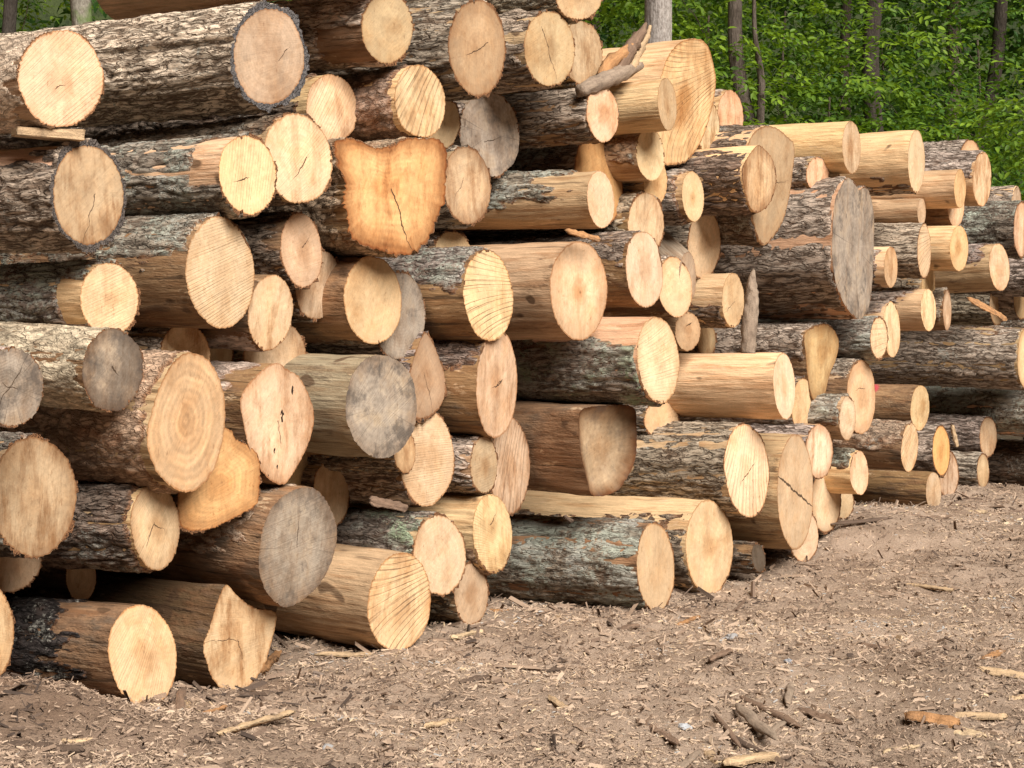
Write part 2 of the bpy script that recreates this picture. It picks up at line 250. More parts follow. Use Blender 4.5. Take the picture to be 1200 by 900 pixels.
# ---------------------------------------------------------------- the logs of the stack
# cx, cy, rx, ry, tilt : the cut end as measured (1200x900 frame), t : how far the end sticks out of the stack (m)
# end = (tone, saw, heart, crack, grey) ; body = (bark kind, bark coverage, bark side in degrees from the top, bare collar m, bare tone)
LOGS = [
# --- upper left
(71,92,50,57,0,.22,('cream',.35,.3,.3,0),('smooth',1,0,0,'tan'),'upper left log propped on a wooden wedge, its round cream end marked by saw scars',dict(lite=1.2)),
(315,66,46,64,-2,.0,('tan',.05,.25,.8,.25),('fur',1,0,0,'tan'),'thick grey furrowed log at the top left, its cut end ringed by thick dark bark',dict(lite=1.6,thick=.026,capc=(.13,.12,.12))),
(454,33,30,42,0,.05,('tan',.1,.2,.5,.1),('fur',1,0,.0,'brown'),'furrowed top log with a bare notch in its bark, right of the thick dark-ringed log',dict(lite=1.45,notch=(125,34,.27))),
(559,56,33,56,-2,.08,('brown',.1,.15,.8,.15),('fur',1,0,0,'tan'),'tall tan log end with a pale diagonal scar, above the shaded grey end'),
(644,57,30,44,-3,.05,('tan',.1,.2,.9,.05),('fur',1,0,0,'tan'),'top log with a small forked crack in its tan end, left of the trees'),
(682,62,24,38,-4,-.25,('tan',.1,.1,.5,.05),('fur',1,0,0,'tan'),'tan log end peeping from behind the top log with the forked crack'),
(678,-8,28,31,0,.1,('tan',.1,.2,.3,.05),('fur',1,0,0,'tan'),'highest log, its tan end cut off by the top edge of the photo'),
(420,-64,42,52,0,.1,('tan',.1,.2,.3,.05),('flaky',.25,0,0,'orange'),'orange stripped log lying on top of the stack, with red paint on its side',dict(length=1.72)),
(103,228,46,66,-3,.2,('tan',.05,.15,.9,.1),('fur',.62,165,0,'pink'),'left log with a dark-ringed tan end and bare pinkish wood on its upper side',dict(thick=.022,capc=(.12,.10,.09))),
(349,186,40,53,-9,.12,('pink',.45,.1,.6,0),('rough',1,0,0,'tan'),'log with a fresh pinkish saw-lined end, just left of the big heart-shaped orange end'),
(290,205,34,47,-8,.2,('cream',.5,.2,.5,.05),('lich',1,0,0,'pale'),'lichened log whose saw-lined cream end touches the fresh pinkish end on its right',dict(notch=(62,42,.17))),
(389,127,30,41,-5,-.15,('cream',.6,.35,.2,.05),('rough',1,0,.1,'pale'),'cream end streaked by diagonal saw lines, between the thick dark-ringed log and the pinkish end'),
(492,119,30,43,-8,.1,('cream',.9,.1,.1,0),('flaky',1,0,.03,'pale'),'reddish flaky log with bright level saw grooves across its end, above the heart-shaped orange end'),
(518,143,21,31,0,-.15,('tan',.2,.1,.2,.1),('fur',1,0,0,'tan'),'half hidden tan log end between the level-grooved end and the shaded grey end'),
(574,157,35,50,-5,-.3,('grey',.1,.1,.6,.75),('fur',1,0,0,'grey'),'shaded grey-brown log end with a short crack, tucked under the tall tan scarred end'),
(457,232,60,66,0,.13,('orange',.12,.15,1,0),('flaky',1,0,0,'brown'),'big heart-shaped orange log end with scalloped edges near the middle top of the stack',dict(crackang=250,crackw=1.6,ringk=3.,rimk=.8,poly=[(392,167),(410,162),(430,170),(443,174),(460,171),(477,163),(513,163),(524,177),(523,200),(522,217),(521,237),(512,255),(506,273),(493,290),(473,299),(453,297),(433,290),(412,280),(407,255),(402,233),(404,215),(397,200),(393,183)],jag=.008)),
(547,217,28,46,-5,-.08,('tan',.15,.2,.6,.25),('fur',1,0,0,'tan'),'tan grey oval log end right beside the heart-shaped orange end'),
# --- second band left
(258,319,40,66,-3,.15,('pink',.5,.1,.5,0),('lich',.42,0,0,'brown'),'large pale saw-lined oval log end below the pair of touching cream and pinkish ends'),
(353,293,24,44,-6,.02,('cream',.1,.1,.6,.1),('rough',1,0,0,'brown'),'dark barked log with a small cream end, under the left of the heart-shaped end'),
(373,334,26,41,7,-.12,('tan',.3,.1,.3,.1),('fur',1,0,0,'brown'),'shaded tan log end left of the smooth cream oval end, below the small cream end'),
(317,366,26,45,6,.05,('cream',.2,.05,.3,0),('smooth',.3,180,0,'brown'),'narrow cream oval log end at the lower right of the large pale saw-lined end'),
(437,352,34,52,-3,.0,('cream',.1,.05,.3,0),('rough',.15,180,0,'brown'),'smooth cream oval log end directly below the heart-shaped orange end'),
(468,370,31,51,0,-.08,('grey',.3,.1,.4,.6),('fur',1,0,0,'grey'),'grey weathered log end showing as a crescent behind the smooth cream oval end'),
(572,346,29,54,-4,.1,('cream',1,.1,.0,0),('lich',.45,0,0,'brown'),'log with deep fanned grooves on its cream end, mossy bark above, bare wood below'),
(678,340,34,58,0,.12,('cream',.08,.8,.4,0),('fur',.0,0,0,'tan'),'bare log whose large cream oval end has a darker honey heart, mid stack'),
(530,292,21,21,0,-.2,('cream',.1,.1,.1,0),('fur',1,0,0,'tan'),'small tip of a cream log end above the mossy log with fanned saw grooves'),
(128,350,34,43,-4,.15,('cream',.3,.4,.1,0),('lich',1,0,0,'pale'),'thickly lichened log at the left edge, a bare notch behind its cream end',dict(notch=(95,40,.13))),
(132,434,36,48,4,.37,('dark',.1,.2,.5,.62),('smooth',1,0,0,'brown'),'log at left with a charcoal grey end that is pale at its lower right',dict(lite=.95)),
(13,453,38,46,0,.52,('grey',.1,.1,.9,.9),('smooth',1,0,0,'grey'),'weathered grey log end with a pale split, cut off by the left photo edge'),
(217,495,46,82,4,.34,('yellow',.15,.35,.5,.05),('flaky',1,0,.03,'tan'),'tall yellow-brown log end with dark ring stains, right of the charcoal grey end',dict(ringk=5.,poly=[(225,413),(246,424),(260,452),(264,488),(258,530),(245,560),(225,576),(205,573),(185,555),(174,530),(172,505),(179,478),(188,450),(205,422)])),
(217,415,29,36,0,-.1,('cream',.1,.1,.1,0),('fur',1,0,0,'tan'),'cream log end half hidden behind the top of the tall yellow-brown end'),
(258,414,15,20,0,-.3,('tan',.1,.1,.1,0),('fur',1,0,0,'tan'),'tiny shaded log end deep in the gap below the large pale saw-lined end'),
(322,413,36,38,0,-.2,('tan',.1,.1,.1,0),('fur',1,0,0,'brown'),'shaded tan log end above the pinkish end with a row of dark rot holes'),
(326,495,42,70,0,.17,('pink',.15,.1,.3,.05),('smooth',1,0,.1,'brown'),'pinkish log end with a row of dark rot holes left of the thick grey log',dict(poly=[(323,425),(338,434),(350,441),(362,463),(368,487),(364,513),(352,540),(335,566),(320,565),(305,550),(292,525),(285,495),(282,465),(300,440)],holes=1)),
(257,566,46,58,0,.17,('orange',.1,.25,.2,0),('rough',1,0,0,'brown'),'flared orange log end with a wavy edge, below the tall yellow-brown end',dict(ringk=3.,rimk=.5,poly=[(267,502),(277,515),(290,521),(302,532),(305,550),(302,588),(287,600),(253,618),(233,622),(213,618),(208,590),(213,545),(238,510)],jag=.004)),
(182,617,29,51,-3,.22,('cream',.5,.1,.6,.05),('rough',1,0,.02,'pale'),'dark rough barked log whose saw-lined cream end sits just below the tall yellow-brown end'),
(40,582,50,70,0,.15,('tan',.1,.3,.5,.1),('lich',1,0,0,'tan'),'broad round tan log end with grey smudges, below the weathered grey end at left'),
(-20,741,37,61,0,.2,('yellow',.15,.3,.2,.05),('rough',1,0,0,'tan'),'yellowish sliver of a log end at the lower left edge of the photo'),
(167,768,40,60,-6,.15,('cream',.4,.25,.2,0),('rough',.92,0,.3,'brown'),'lower left ground log with black bark and diagonal saw cuts in its cream end',dict(black=1)),
(281,750,42,65,0,.08,('cream',.1,.35,.9,.05),('smooth',.0,0,0,'shade'),'diamond-shaped cream log end with one straight crack, on the ground at the lower left',dict(both=0.,poly=[(265,685),(277,697),(298,712),(322,717),(323,733),(317,757),(310,780),(293,803),(270,815),(250,797),(243,780),(238,757),(245,737),(253,710)],crackang=5)),
(350,642,44,70,8,.2,('grey',.15,.2,.8,.68),('smooth',.5,0,.1,'brown'),'old log with a grey stained, vertically split end, above the lower left ground logs',dict(poly=[(350,572),(372,575),(388,597),(395,625),(388,660),(370,690),(340,711),(322,705),(308,685),(303,660),(308,620),(322,590)],crackang=90)),
(468,706,37,58,6,.18,('cream',1,.2,.0,0),('smooth',.0,0,0,'tan'),'bare tan log on the ground with deep parallel saw grooves fanned over its round end'),
(515,651,31,47,-3,.1,('pink',.12,.05,.5,0),('lich',1,0,0,'tan'),'green lichened log with a smooth peach end, resting against the bare grooved ground log',dict(green=1)),
(577,625,23,47,-3,.02,('cream',.6,.3,.6,0),('flaky',.4,180,0,'pale'),'log with a narrow notched cream end, right of the green lichened log'),
(552,696,20,36,0,.0,('tan',.2,.5,.3,0),('rough',1,0,0,'tan'),'smallest ground log, a dark-hearted tan end under the smooth peach end'),
(447,476,42,61,0,.25,('grey',.35,.1,.5,.9),('smooth',.0,0,0,'grey'),'thick bare grey weathered log with a silver-grey end, left of centre'),
(499,440,25,50,-12,-.02,('brown',.1,.3,.9,.05),('fur',1,0,0,'brown'),'brown split log end with a peeling strip, right of the thick silver-grey log',dict(poly=[(497,390),(506,400),(515,420),(522,445),(520,468),(510,483),(490,491),(478,470),(482,430)])),
(500,537,32,56,0,.0,('cream',.4,.2,.4,.05),('fur',1,0,0,'brown'),'cream log end squared at its top right, below the thick silver-grey log'),
(474,528,13,27,-4,.1,('yellow',.1,.1,.1,0),('rough',1,0,0,'tan'),'small honey-coloured log end wedged between the silver-grey log and the squared cream end'),
(582,450,24,64,2,.05,('cream',.12,.15,.5,.05),('rough',.4,0,0,'brown'),'very tall narrow cream log end right of the brown split end'),
(567,545,16,33,0,.02,('tan',.2,.4,.1,0),('fur',1,0,0,'tan'),'small tan oval log end overlapping a taller saw-lined end, below the very tall narrow end'),
(597,546,24,56,0,-.2,('cream',.7,.2,.3,.05),('fur',1,0,0,'tan'),'tall saw-lined log end half hidden behind the small tan oval end'),
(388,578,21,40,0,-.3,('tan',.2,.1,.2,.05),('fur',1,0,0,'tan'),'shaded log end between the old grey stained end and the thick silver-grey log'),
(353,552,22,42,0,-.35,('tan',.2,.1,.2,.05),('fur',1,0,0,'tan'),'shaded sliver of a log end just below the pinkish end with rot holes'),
(712,527,34,54,0,.08,('brown',.0,.35,.1,.5),('smooth',.0,0,0,'brown'),'dark brown bare log with a scooped, smooth, stained end in the stack centre',dict(rimk=1.,poly=[(682,480),(712,475),(742,477),(746,500),(745,535),(735,560),(720,577),(695,581),(687,560),(680,530),(678,500)],dish=.05)),
(875,551,26,55,-4,.15,('cream',1,.2,.4,0),('fur',1,0,0,'tan'),'furrowed grey log with a radially grooved golden end right of centre near the ground'),
(932,576,21,68,0,.12,('cream',.25,.15,1,.1),('smooth',.0,0,0,'tan'),'tall tan log end with one long dark slanting crack, right of the golden grooved end',dict(crackang=200,crackw=3.2,both=1.)),
(768,665,22,52,-2,.22,('cream',.6,.1,.3,0),('lich',1,0,0,'brown'),'dark mossy log on the ground with a cream end, right of centre at the front'),
(831,641,28,55,-1,.08,('cream',.15,.5,.2,0),('rough',.55,150,0,'pale'),'long ground log stripped pale along its top, its end just behind the dark mossy log'),
(942,628,17,31,0,-.05,('cream',.1,.1,.2,0),('fur',1,0,0,'tan'),'cream log end showing below the foot of the end split by the long slanting crack'),
(960,529,16,32,0,.05,('pale',.1,.05,.1,0),('fur',1,0,0,'tan'),'smooth golden oval log end right of the top of the long slanting crack'),
(968,586,17,38,0,-.1,('pale',.1,.3,.2,0),('fur',1,0,0,'tan'),'cream log end directly below the smooth golden oval end'),
(968,498,12,26,0,-.1,('cream',.7,.1,.1,0),('flaky',.5,0,0,'tan'),'small saw-lined log end peeping above the smooth golden oval end'),
(1007,554,11,26,-2,.2,('cream',.1,.1,.2,0),('lich',.4,0,0,'pale'),'small peeled log with a ragged cream end and lichen bark on top, at lower right'),
(988,588,12,20,0,-.2,('tan',.1,.1,.2,.2),('fur',1,0,0,'tan'),'dim stub of a log end on the ground under the small peeled log'),
(1094,576,9,23,0,.25,('tan',.1,.2,.2,.1),('smooth',.0,0,0,'brown'),'smooth brown log lying on the ground at the right end of the stack'),
(1111,556,12,27,0,-.05,('tan',.3,.1,.2,.05),('fur',1,0,0,'tan'),'shaded tan log end right behind the smooth brown ground log'),
(1103,528,10,29,-1,.1,('orange',.1,.3,.3,0),('fur',1,0,0,'tan'),'log with a bright orange end, above the shaded tan end at the right'),
(1066,524,10,29,4,.22,('cream',.7,.1,.2,0),('flaky',.5,0,.0,'brown'),'brown log with a narrow saw-lined end, left of the bright orange end'),
(1078,478,11,27,3,.15,('cream',.1,.5,.3,0),('smooth',.0,0,0,'brown'),'bare brown log with a pink paint mark on its side, above the narrow saw-lined end'),
(1009,465,17,44,0,.0,('yellow',.1,.4,.3,.05),('fur',.3,0,0,'brown'),'tall golden log end left of the brown log with the pink mark'),
(993,490,10,26,2,.12,('pale',.1,.1,.2,0),('lich',.6,0,0,'tan'),'slim cream log end overlapping the lower left of the tall golden end'),
(963,424,20,44,0,-.1,('yellow',.1,.4,.5,.05),('fur',.5,0,0,'brown'),'wedge-shaped golden log end with a dark knot, right of the standing grey stake',dict(poly=[(943,390),(962,380),(975,383),(983,400),(980,420),(972,440),(965,465),(953,468),(947,445),(944,415)])),
(919,452,13,39,-3,.3,('pale',.05,.05,.1,0),('smooth',.0,0,0,'pale'),'long peeled pale log sticking out level, with a smooth bright end, right of centre'),
(940,475,12,32,3,-.1,('cream',.1,.1,.2,.05),('rough',1,0,0,'tan'),'cream log end tucked under the tip of the long peeled pale log'),
(771,422,25,51,-4,.28,('pale',.5,.1,.4,0),('lich',.5,150,0,'pinkbare'),'central log with a bright oval end, peeled above, dark ridged mossy bark below',dict(green=1)),
(755,316,22,45,-4,.12,('pale',.1,.35,.3,0),('rough',.5,0,0,'brown'),'golden oval log end right of the honey-hearted end, bark above and bare below'),
(791,336,20,36,-6,-.05,('cream',.1,.1,.2,0),('fur',.3,0,0,'brown'),'cream log end half hidden behind the golden oval end'),
(806,325,10,30,0,-.08,('tan',.1,.1,.2,.3),('smooth',.0,0,0,'grey'),'grey bare log slanting steeply down between two rows right of centre',dict(slant=38)),
(825,286,19,41,2,-.15,('cream',.1,.25,.2,0),('fur',1,0,0,'tan'),'ragged-edged cream oval log end standing left of the dark grey giant log'),
(757,262,21,36,0,-.02,('cream',.3,.1,.2,0),('fur',1,0,0,'tan'),'cream log end showing above the golden oval end'),
(704,234,16,34,-5,.18,('pink',.08,.05,.1,0),('lich',.55,0,.25,'tan'),'log with a small smooth peach end and peeled patch, before a plain orange end'),
(702,210,27,52,-10,-.12,('orange',.1,.1,.2,0),('rough',1,0,0,'brown'),'plain orange log end behind the small smooth peach end'),
(762,181,17,31,-5,.05,('pale',.05,.15,.1,0),('flaky',.6,0,0,'tan'),'peach log end below the long peeled log that crosses the huge grooved end'),
(706,134,19,33,-5,.12,('cream',.05,.05,.3,.05),('fur',.85,0,0,'brown'),'dark barked log with a creamy rounded end below the top log with the forked crack'),
(782,122,11,31,-4,.22,('tan',.1,.5,.2,0),('smooth',.0,0,0,'pale'),'peeled golden log whose narrow end crosses in front of the huge grooved end'),
(806,120,36,74,0,-.1,('yellow',.8,.8,.3,0),('flaky',.3,200,0,'pale'),'huge golden log end with curved saw grooves and a rotten heart, against the trees',dict(ringk=2.5,poly=[(813,45),(827,50),(835,70),(839,97),(833,133),(823,163),(807,187),(792,193),(775,190),(765,160),(769,115),(778,77),(788,58),(800,48)])),
(856,136,15,31,-2,-.35,('peach',.1,.2,.1,0),('fur',1,0,.04,'pale'),'small orange-tan log end against the trees, right of the huge grooved end'),
(830,150,13,31,0,-.16,('pale',.05,.05,.1,0),('fur',1,0,0,'tan'),'pale sliver of a log end between the huge grooved end and the small orange-tan end'),
(812,230,13,30,-4,.02,('cream',.5,.1,.1,0),('fur',1,0,.03,'tan'),'small dark barked log with a saw-lined end below the huge grooved end'),
(768,213,14,28,0,-.05,('yellow',.1,.1,.1,0),('fur',1,0,0,'tan'),'honey log end mostly hidden below the peach end and left of the small saw-lined end'),
(890,209,19,40,0,.22,('yellow',.7,.1,.2,0),('rough',.8,170,0,'pale'),'dark barked log with a bright grooved end in front of the tall torn end',dict(poly=[(888,170),(898,177),(906,188),(910,210),(904,235),(890,249),(880,245),(873,225),(869,200),(876,184)])),
(903,215,28,70,0,.04,('brown',.1,.1,.6,.1),('rough',.78,130,0,'pale'),'tall brown log end with a torn splintered foot left of the dark grey giant log',dict(poly=[(895,148),(910,150),(922,160),(931,170),(929,200),(925,230),(917,260),(902,283),(893,287),(885,270),(878,235),(873,190),(880,160)])),
(1000,291,24,82,0,.12,('grey',.05,.15,.5,.85),('fur',.97,0,0,'pinkbare'),'dark grey giant log, a big furrowed trunk with a tall grey notched end',dict(lite=.8,poly=[(993,208),(1003,215),(1007,224),(1012,218),(1019,225),(1024,252),(1024,290),(1022,333),(1018,361),(1007,374),(993,362),(982,340),(976,312),(975,275),(978,237),(986,217)])),
(998,173,11,31,-2,.1,('tan',.2,.5,.3,0),('smooth',.0,0,0,'pale'),'left of the two long bright peeled logs on top, in front of the trees'),
(1074,189,10,37,0,.35,('pale',.4,.1,.1,0),('fur',.25,180,0,'pale'),'right, thicker one of the two bright peeled top logs, a bark strip beneath it'),
(1151,210,11,32,2,.3,('cream',.1,.1,.1,0),('fur',.5,0,0,'pale'),'barked log with a peeled flank at the right end of the top row'),
(1137,187,12,23,0,-.2,('peach',.1,.1,.1,0),('fur',1,0,0,'tan'),'barked log behind the right end of the top row, only its end top showing'),
(1125,221,7,23,0,.3,('yellow',.1,.2,.1,0),('smooth',.0,0,0,'pale'),'short peeled log stuck with chips, right of the thicker bright peeled top log'),
(1120,240,10,26,0,.15,('cream',.1,.1,.1,0),('smooth',.2,0,0,'brown'),'log end in the shade right under the short peeled log'),
(1080,248,5,16,0,.05,('tan',.1,.1,.1,0),('rough',.4,270,.1,'tan'),'short half peeled log below the thicker bright peeled log'),
(1083,294,8,32,0,.2,('cream',.8,.1,.1,0),('fur',1,0,0,'tan'),'furrowed log with a narrow grooved end right of the dark grey giant log'),
(1088,335,8,30,0,.0,('yellow',.1,.1,.1,0),('fur',.8,0,0,'tan'),'golden sliver of a log end below the narrow grooved end'),
(1088,363,9,25,-2,.2,('pale',.1,.1,.1,0),('fur',.35,0,.12,'pale'),'peeled log with a smooth cream end below the golden sliver at right'),
(1124,291,11,27,0,.3,('yellow',.1,.6,.2,0),('smooth',.0,0,0,'pale'),'peeled pale log with a brown-hearted end, right of the narrow grooved end'),
(1171,313,12,28,-5,.25,('cream',.15,.15,.4,0),('fur',.4,0,.06,'tan'),'half peeled log with a cream end below the dark mossy log at the right edge'),
(1197,269,9,32,0,.3,('cream',.1,.1,.1,0),('lich',1,0,0,'tan'),'dark mossy log with its end at the right edge of the photo',dict(dark=1)),
(1192,237,5,19,0,-.1,('tan',.1,.1,.1,.2),('fur',.7,40,0,'pale'),'log with a flat peeled top behind the dark mossy log at the right edge'),
(1044,313,8,24,0,.15,('yellow',.1,.3,.1,0),('fur',.7,150,.06,'pale'),'small honey oval log end close by the rim of the dark grey giant log'),
(1045,386,10,33,-2,.05,('pale',.1,.1,.2,0),('smooth',.3,0,0,'pale'),'cream log end behind the short saw-lined one at the giant grey log foot'),
(1030,396,10,24,0,.2,('cream',.7,.1,.1,0),('lich',1,0,0,'tan'),'short saw-lined log end at the lower right foot of the dark grey giant log'),
(1110,363,5,24,0,.05,('cream',.1,.1,.1,0),('fur',.6,0,0,'brown'),'thin log end seen almost edge on, right of the smooth cream peeled log'),
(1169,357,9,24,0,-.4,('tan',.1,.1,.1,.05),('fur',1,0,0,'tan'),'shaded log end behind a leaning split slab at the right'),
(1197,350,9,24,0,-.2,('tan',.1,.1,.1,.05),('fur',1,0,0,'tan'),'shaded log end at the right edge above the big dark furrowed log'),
(1203,420,11,36,0,.35,('cream',.1,.1,.1,0),('fur',.92,180,0,'tan'),'big dark furrowed log at the right edge with a long stretch of bark in view'),
(1240,481,11,30,0,.45,('cream',.1,.1,.1,0),('lich',.93,0,0,'pinkbare'),'grey-green lichened log with torn bark, below the big dark furrowed log at the right edge'),
(1158,512,10,23,0,-.1,('tan',.1,.1,.2,.1),('fur',1,0,0,'tan'),'shaded log end under the torn-barked lichened log at the right'),
(1152,552,7,20,0,-.0,('tan',.1,.1,.2,.05),('fur',1,0,0,'tan'),'narrow shaded log end lowest at the right, on the ground'),
(1228,546,10,28,0,.25,('tan',.1,.1,.2,.05),('rough',1,0,0,'tan'),'dark log on the ground at the right edge below the lichened one',dict(dark=1)),
(859,352,13,32,0,.0,('cream',.2,.1,1,0),('rough',.4,170,0,'pale'),'small log with a split cream end, left of the standing grey stake'),
(806,388,15,23,0,-.15,('brown',.1,.5,.7,.0),('flaky',.2,0,0,'tan'),'twisted knotty tan log stub behind the bright oval end in the centre'),
(828,398,11,20,0,-.3,('tan',.1,.1,.1,.1),('fur',1,0,0,'tan'),'plain shaded log end right of the twisted knotty stub'),
(775,492,20,22,0,-.35,('cream',.1,.1,.1,0),('fur',1,0,0,'tan'),'tip of a pale log end under the dark ridged mossy log in the centre'),
(958,205,13,21,0,-.1,('peach',.1,.1,.1,0),('fur',1,0,0,'tan'),'barked log with a small orange-tan end on the shoulder of the dark grey giant log'),
(977,207,7,11,0,-.15,('tan',.1,.1,.1,.3),('smooth',1,0,0,'grey'),'tiny log tip below the left bright peeled log of the top row'),
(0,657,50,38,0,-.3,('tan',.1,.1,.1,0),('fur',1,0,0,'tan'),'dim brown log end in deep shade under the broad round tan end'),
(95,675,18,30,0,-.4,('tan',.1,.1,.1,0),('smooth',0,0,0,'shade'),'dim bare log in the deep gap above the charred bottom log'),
(1218,322,9,26,0,.05,('tan',.1,.1,.1,0),('fur',1,0,0,'tan'),'dark furrowed log running off the right edge, right of the half peeled one'),
(1216,384,8,22,0,-.25,('tan',.1,.1,.1,0),('rough',1,0,0,'tan'),'dark log in the shade right above the big dark furrowed log at the right edge'),
(1290,455,9,26,0,-.1,('tan',.1,.1,.1,0),('rough',1,0,0,'tan'),'dark log just past the right edge behind the lichened one'),
]
# ---------------------------------------------------------------- logs
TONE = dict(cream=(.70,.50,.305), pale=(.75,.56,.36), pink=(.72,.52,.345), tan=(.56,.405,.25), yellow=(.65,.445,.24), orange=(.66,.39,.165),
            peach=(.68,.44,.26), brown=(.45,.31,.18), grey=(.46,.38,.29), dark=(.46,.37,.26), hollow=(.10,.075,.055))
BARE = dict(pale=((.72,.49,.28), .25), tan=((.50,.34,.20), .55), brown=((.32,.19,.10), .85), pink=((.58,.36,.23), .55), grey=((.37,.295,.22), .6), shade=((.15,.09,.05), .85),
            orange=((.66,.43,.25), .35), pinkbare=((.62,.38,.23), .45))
BARK = dict(  # colour, lichen, red, kx, kyz, depth, thickness
    fur=((.47,.385,.315), .22, .10, 3.2, 25., .011, .011), rough=((.25,.193,.15), .42, .22, 5., 22., .011, .010),
    lich=((.30,.25,.205), .95, .22, 4.5, 23., .011, .011), smooth=((.52,.42,.335), .08, .25, 7., 26., .004, .005),
    flaky=((.42,.30,.21), .15, .6, 9., 15., .008, .008))
NOMYAW = math.atan2(.8, .6)     # log direction: towards +x and the camera
FRONT = 5.9
INFO = []                       # what the ground needs: lowest points
FP = []                         # (x, y, z) of each end

def outline_px(cx, cy, rx, ry, tilt, poly, n=72):
    if poly:
        P = np.array(poly, float); m = len(P); d = np.r_[0, np.cumsum(np.hypot(*(np.roll(P, -1, 0)-P).T))]
        T = np.linspace(0, d[-1], n, endpoint=False); out = np.zeros((n, 2))
        for j, t in enumerate(T):     # Catmull-Rom through the traced points
            i = np.searchsorted(d, t, 'right')-1; u = (t-d[i])/(d[i+1]-d[i]); p0, p1, p2, p3 = P[(i-1) % m], P[i % m], P[(i+1) % m], P[(i+2) % m]
            out[j] = .5*((2*p1)+(-p0+p2)*u+(2*p0-5*p1+4*p2-p3)*u*u+(-p0+3*p1-3*p2+p3)*u**3)
        return out
    a = np.linspace(0, 2*math.pi, n, endpoint=False); tt = R(tilt)
    x, y = rx*np.cos(a), ry*np.sin(a)
    return np.stack([cx+x*math.cos(tt)-y*math.sin(tt), cy+x*math.sin(tt)+y*math.cos(tt)], 1)

def log_frame(row):
    cx, cy, rx, ry, tilt, t = row[:6]; o = row[9] if len(row) > 9 else {}
    t = t - .55*min(1, max(0, (cx-985)/95)) - .25*min(1, max(0, (cx-1110)/80))
    rr = ray(cx, cy); den = .8*rr[0]-.6*rr[1]; lam = (-FRONT+t)/den; C = CAM+rr*lam
    vy = math.atan2(-rr[0], rr[1])            # yaw of the direction to the camera, measured from -y towards +x
    ratio = min(.96, max(.2, rx/ry)); fy = vy+math.acos(ratio)
    fy = NOMYAW+max(-R(17), min(R(17), fy-NOMYAW))
    h = math.hypot(rr[0], rr[1])
    npitch = -math.tan(R(tilt))*math.sin(fy-vy); npitch = max(-.22, min(.22, npitch))
    n = np.array([math.sin(fy), -math.cos(fy), npitch]); n /= np.linalg.norm(n)
    ay = NOMYAW+.45*(fy-NOMYAW); ap = .35*npitch+.02*math.sin(cx*1.3+cy*.7)
    if 'slant' in o: ap = -math.tan(R(o['slant']))
    a = np.array([math.sin(ay), -math.cos(ay), ap]); a /= np.linalg.norm(a)
    return C, n, a, lam, t, o

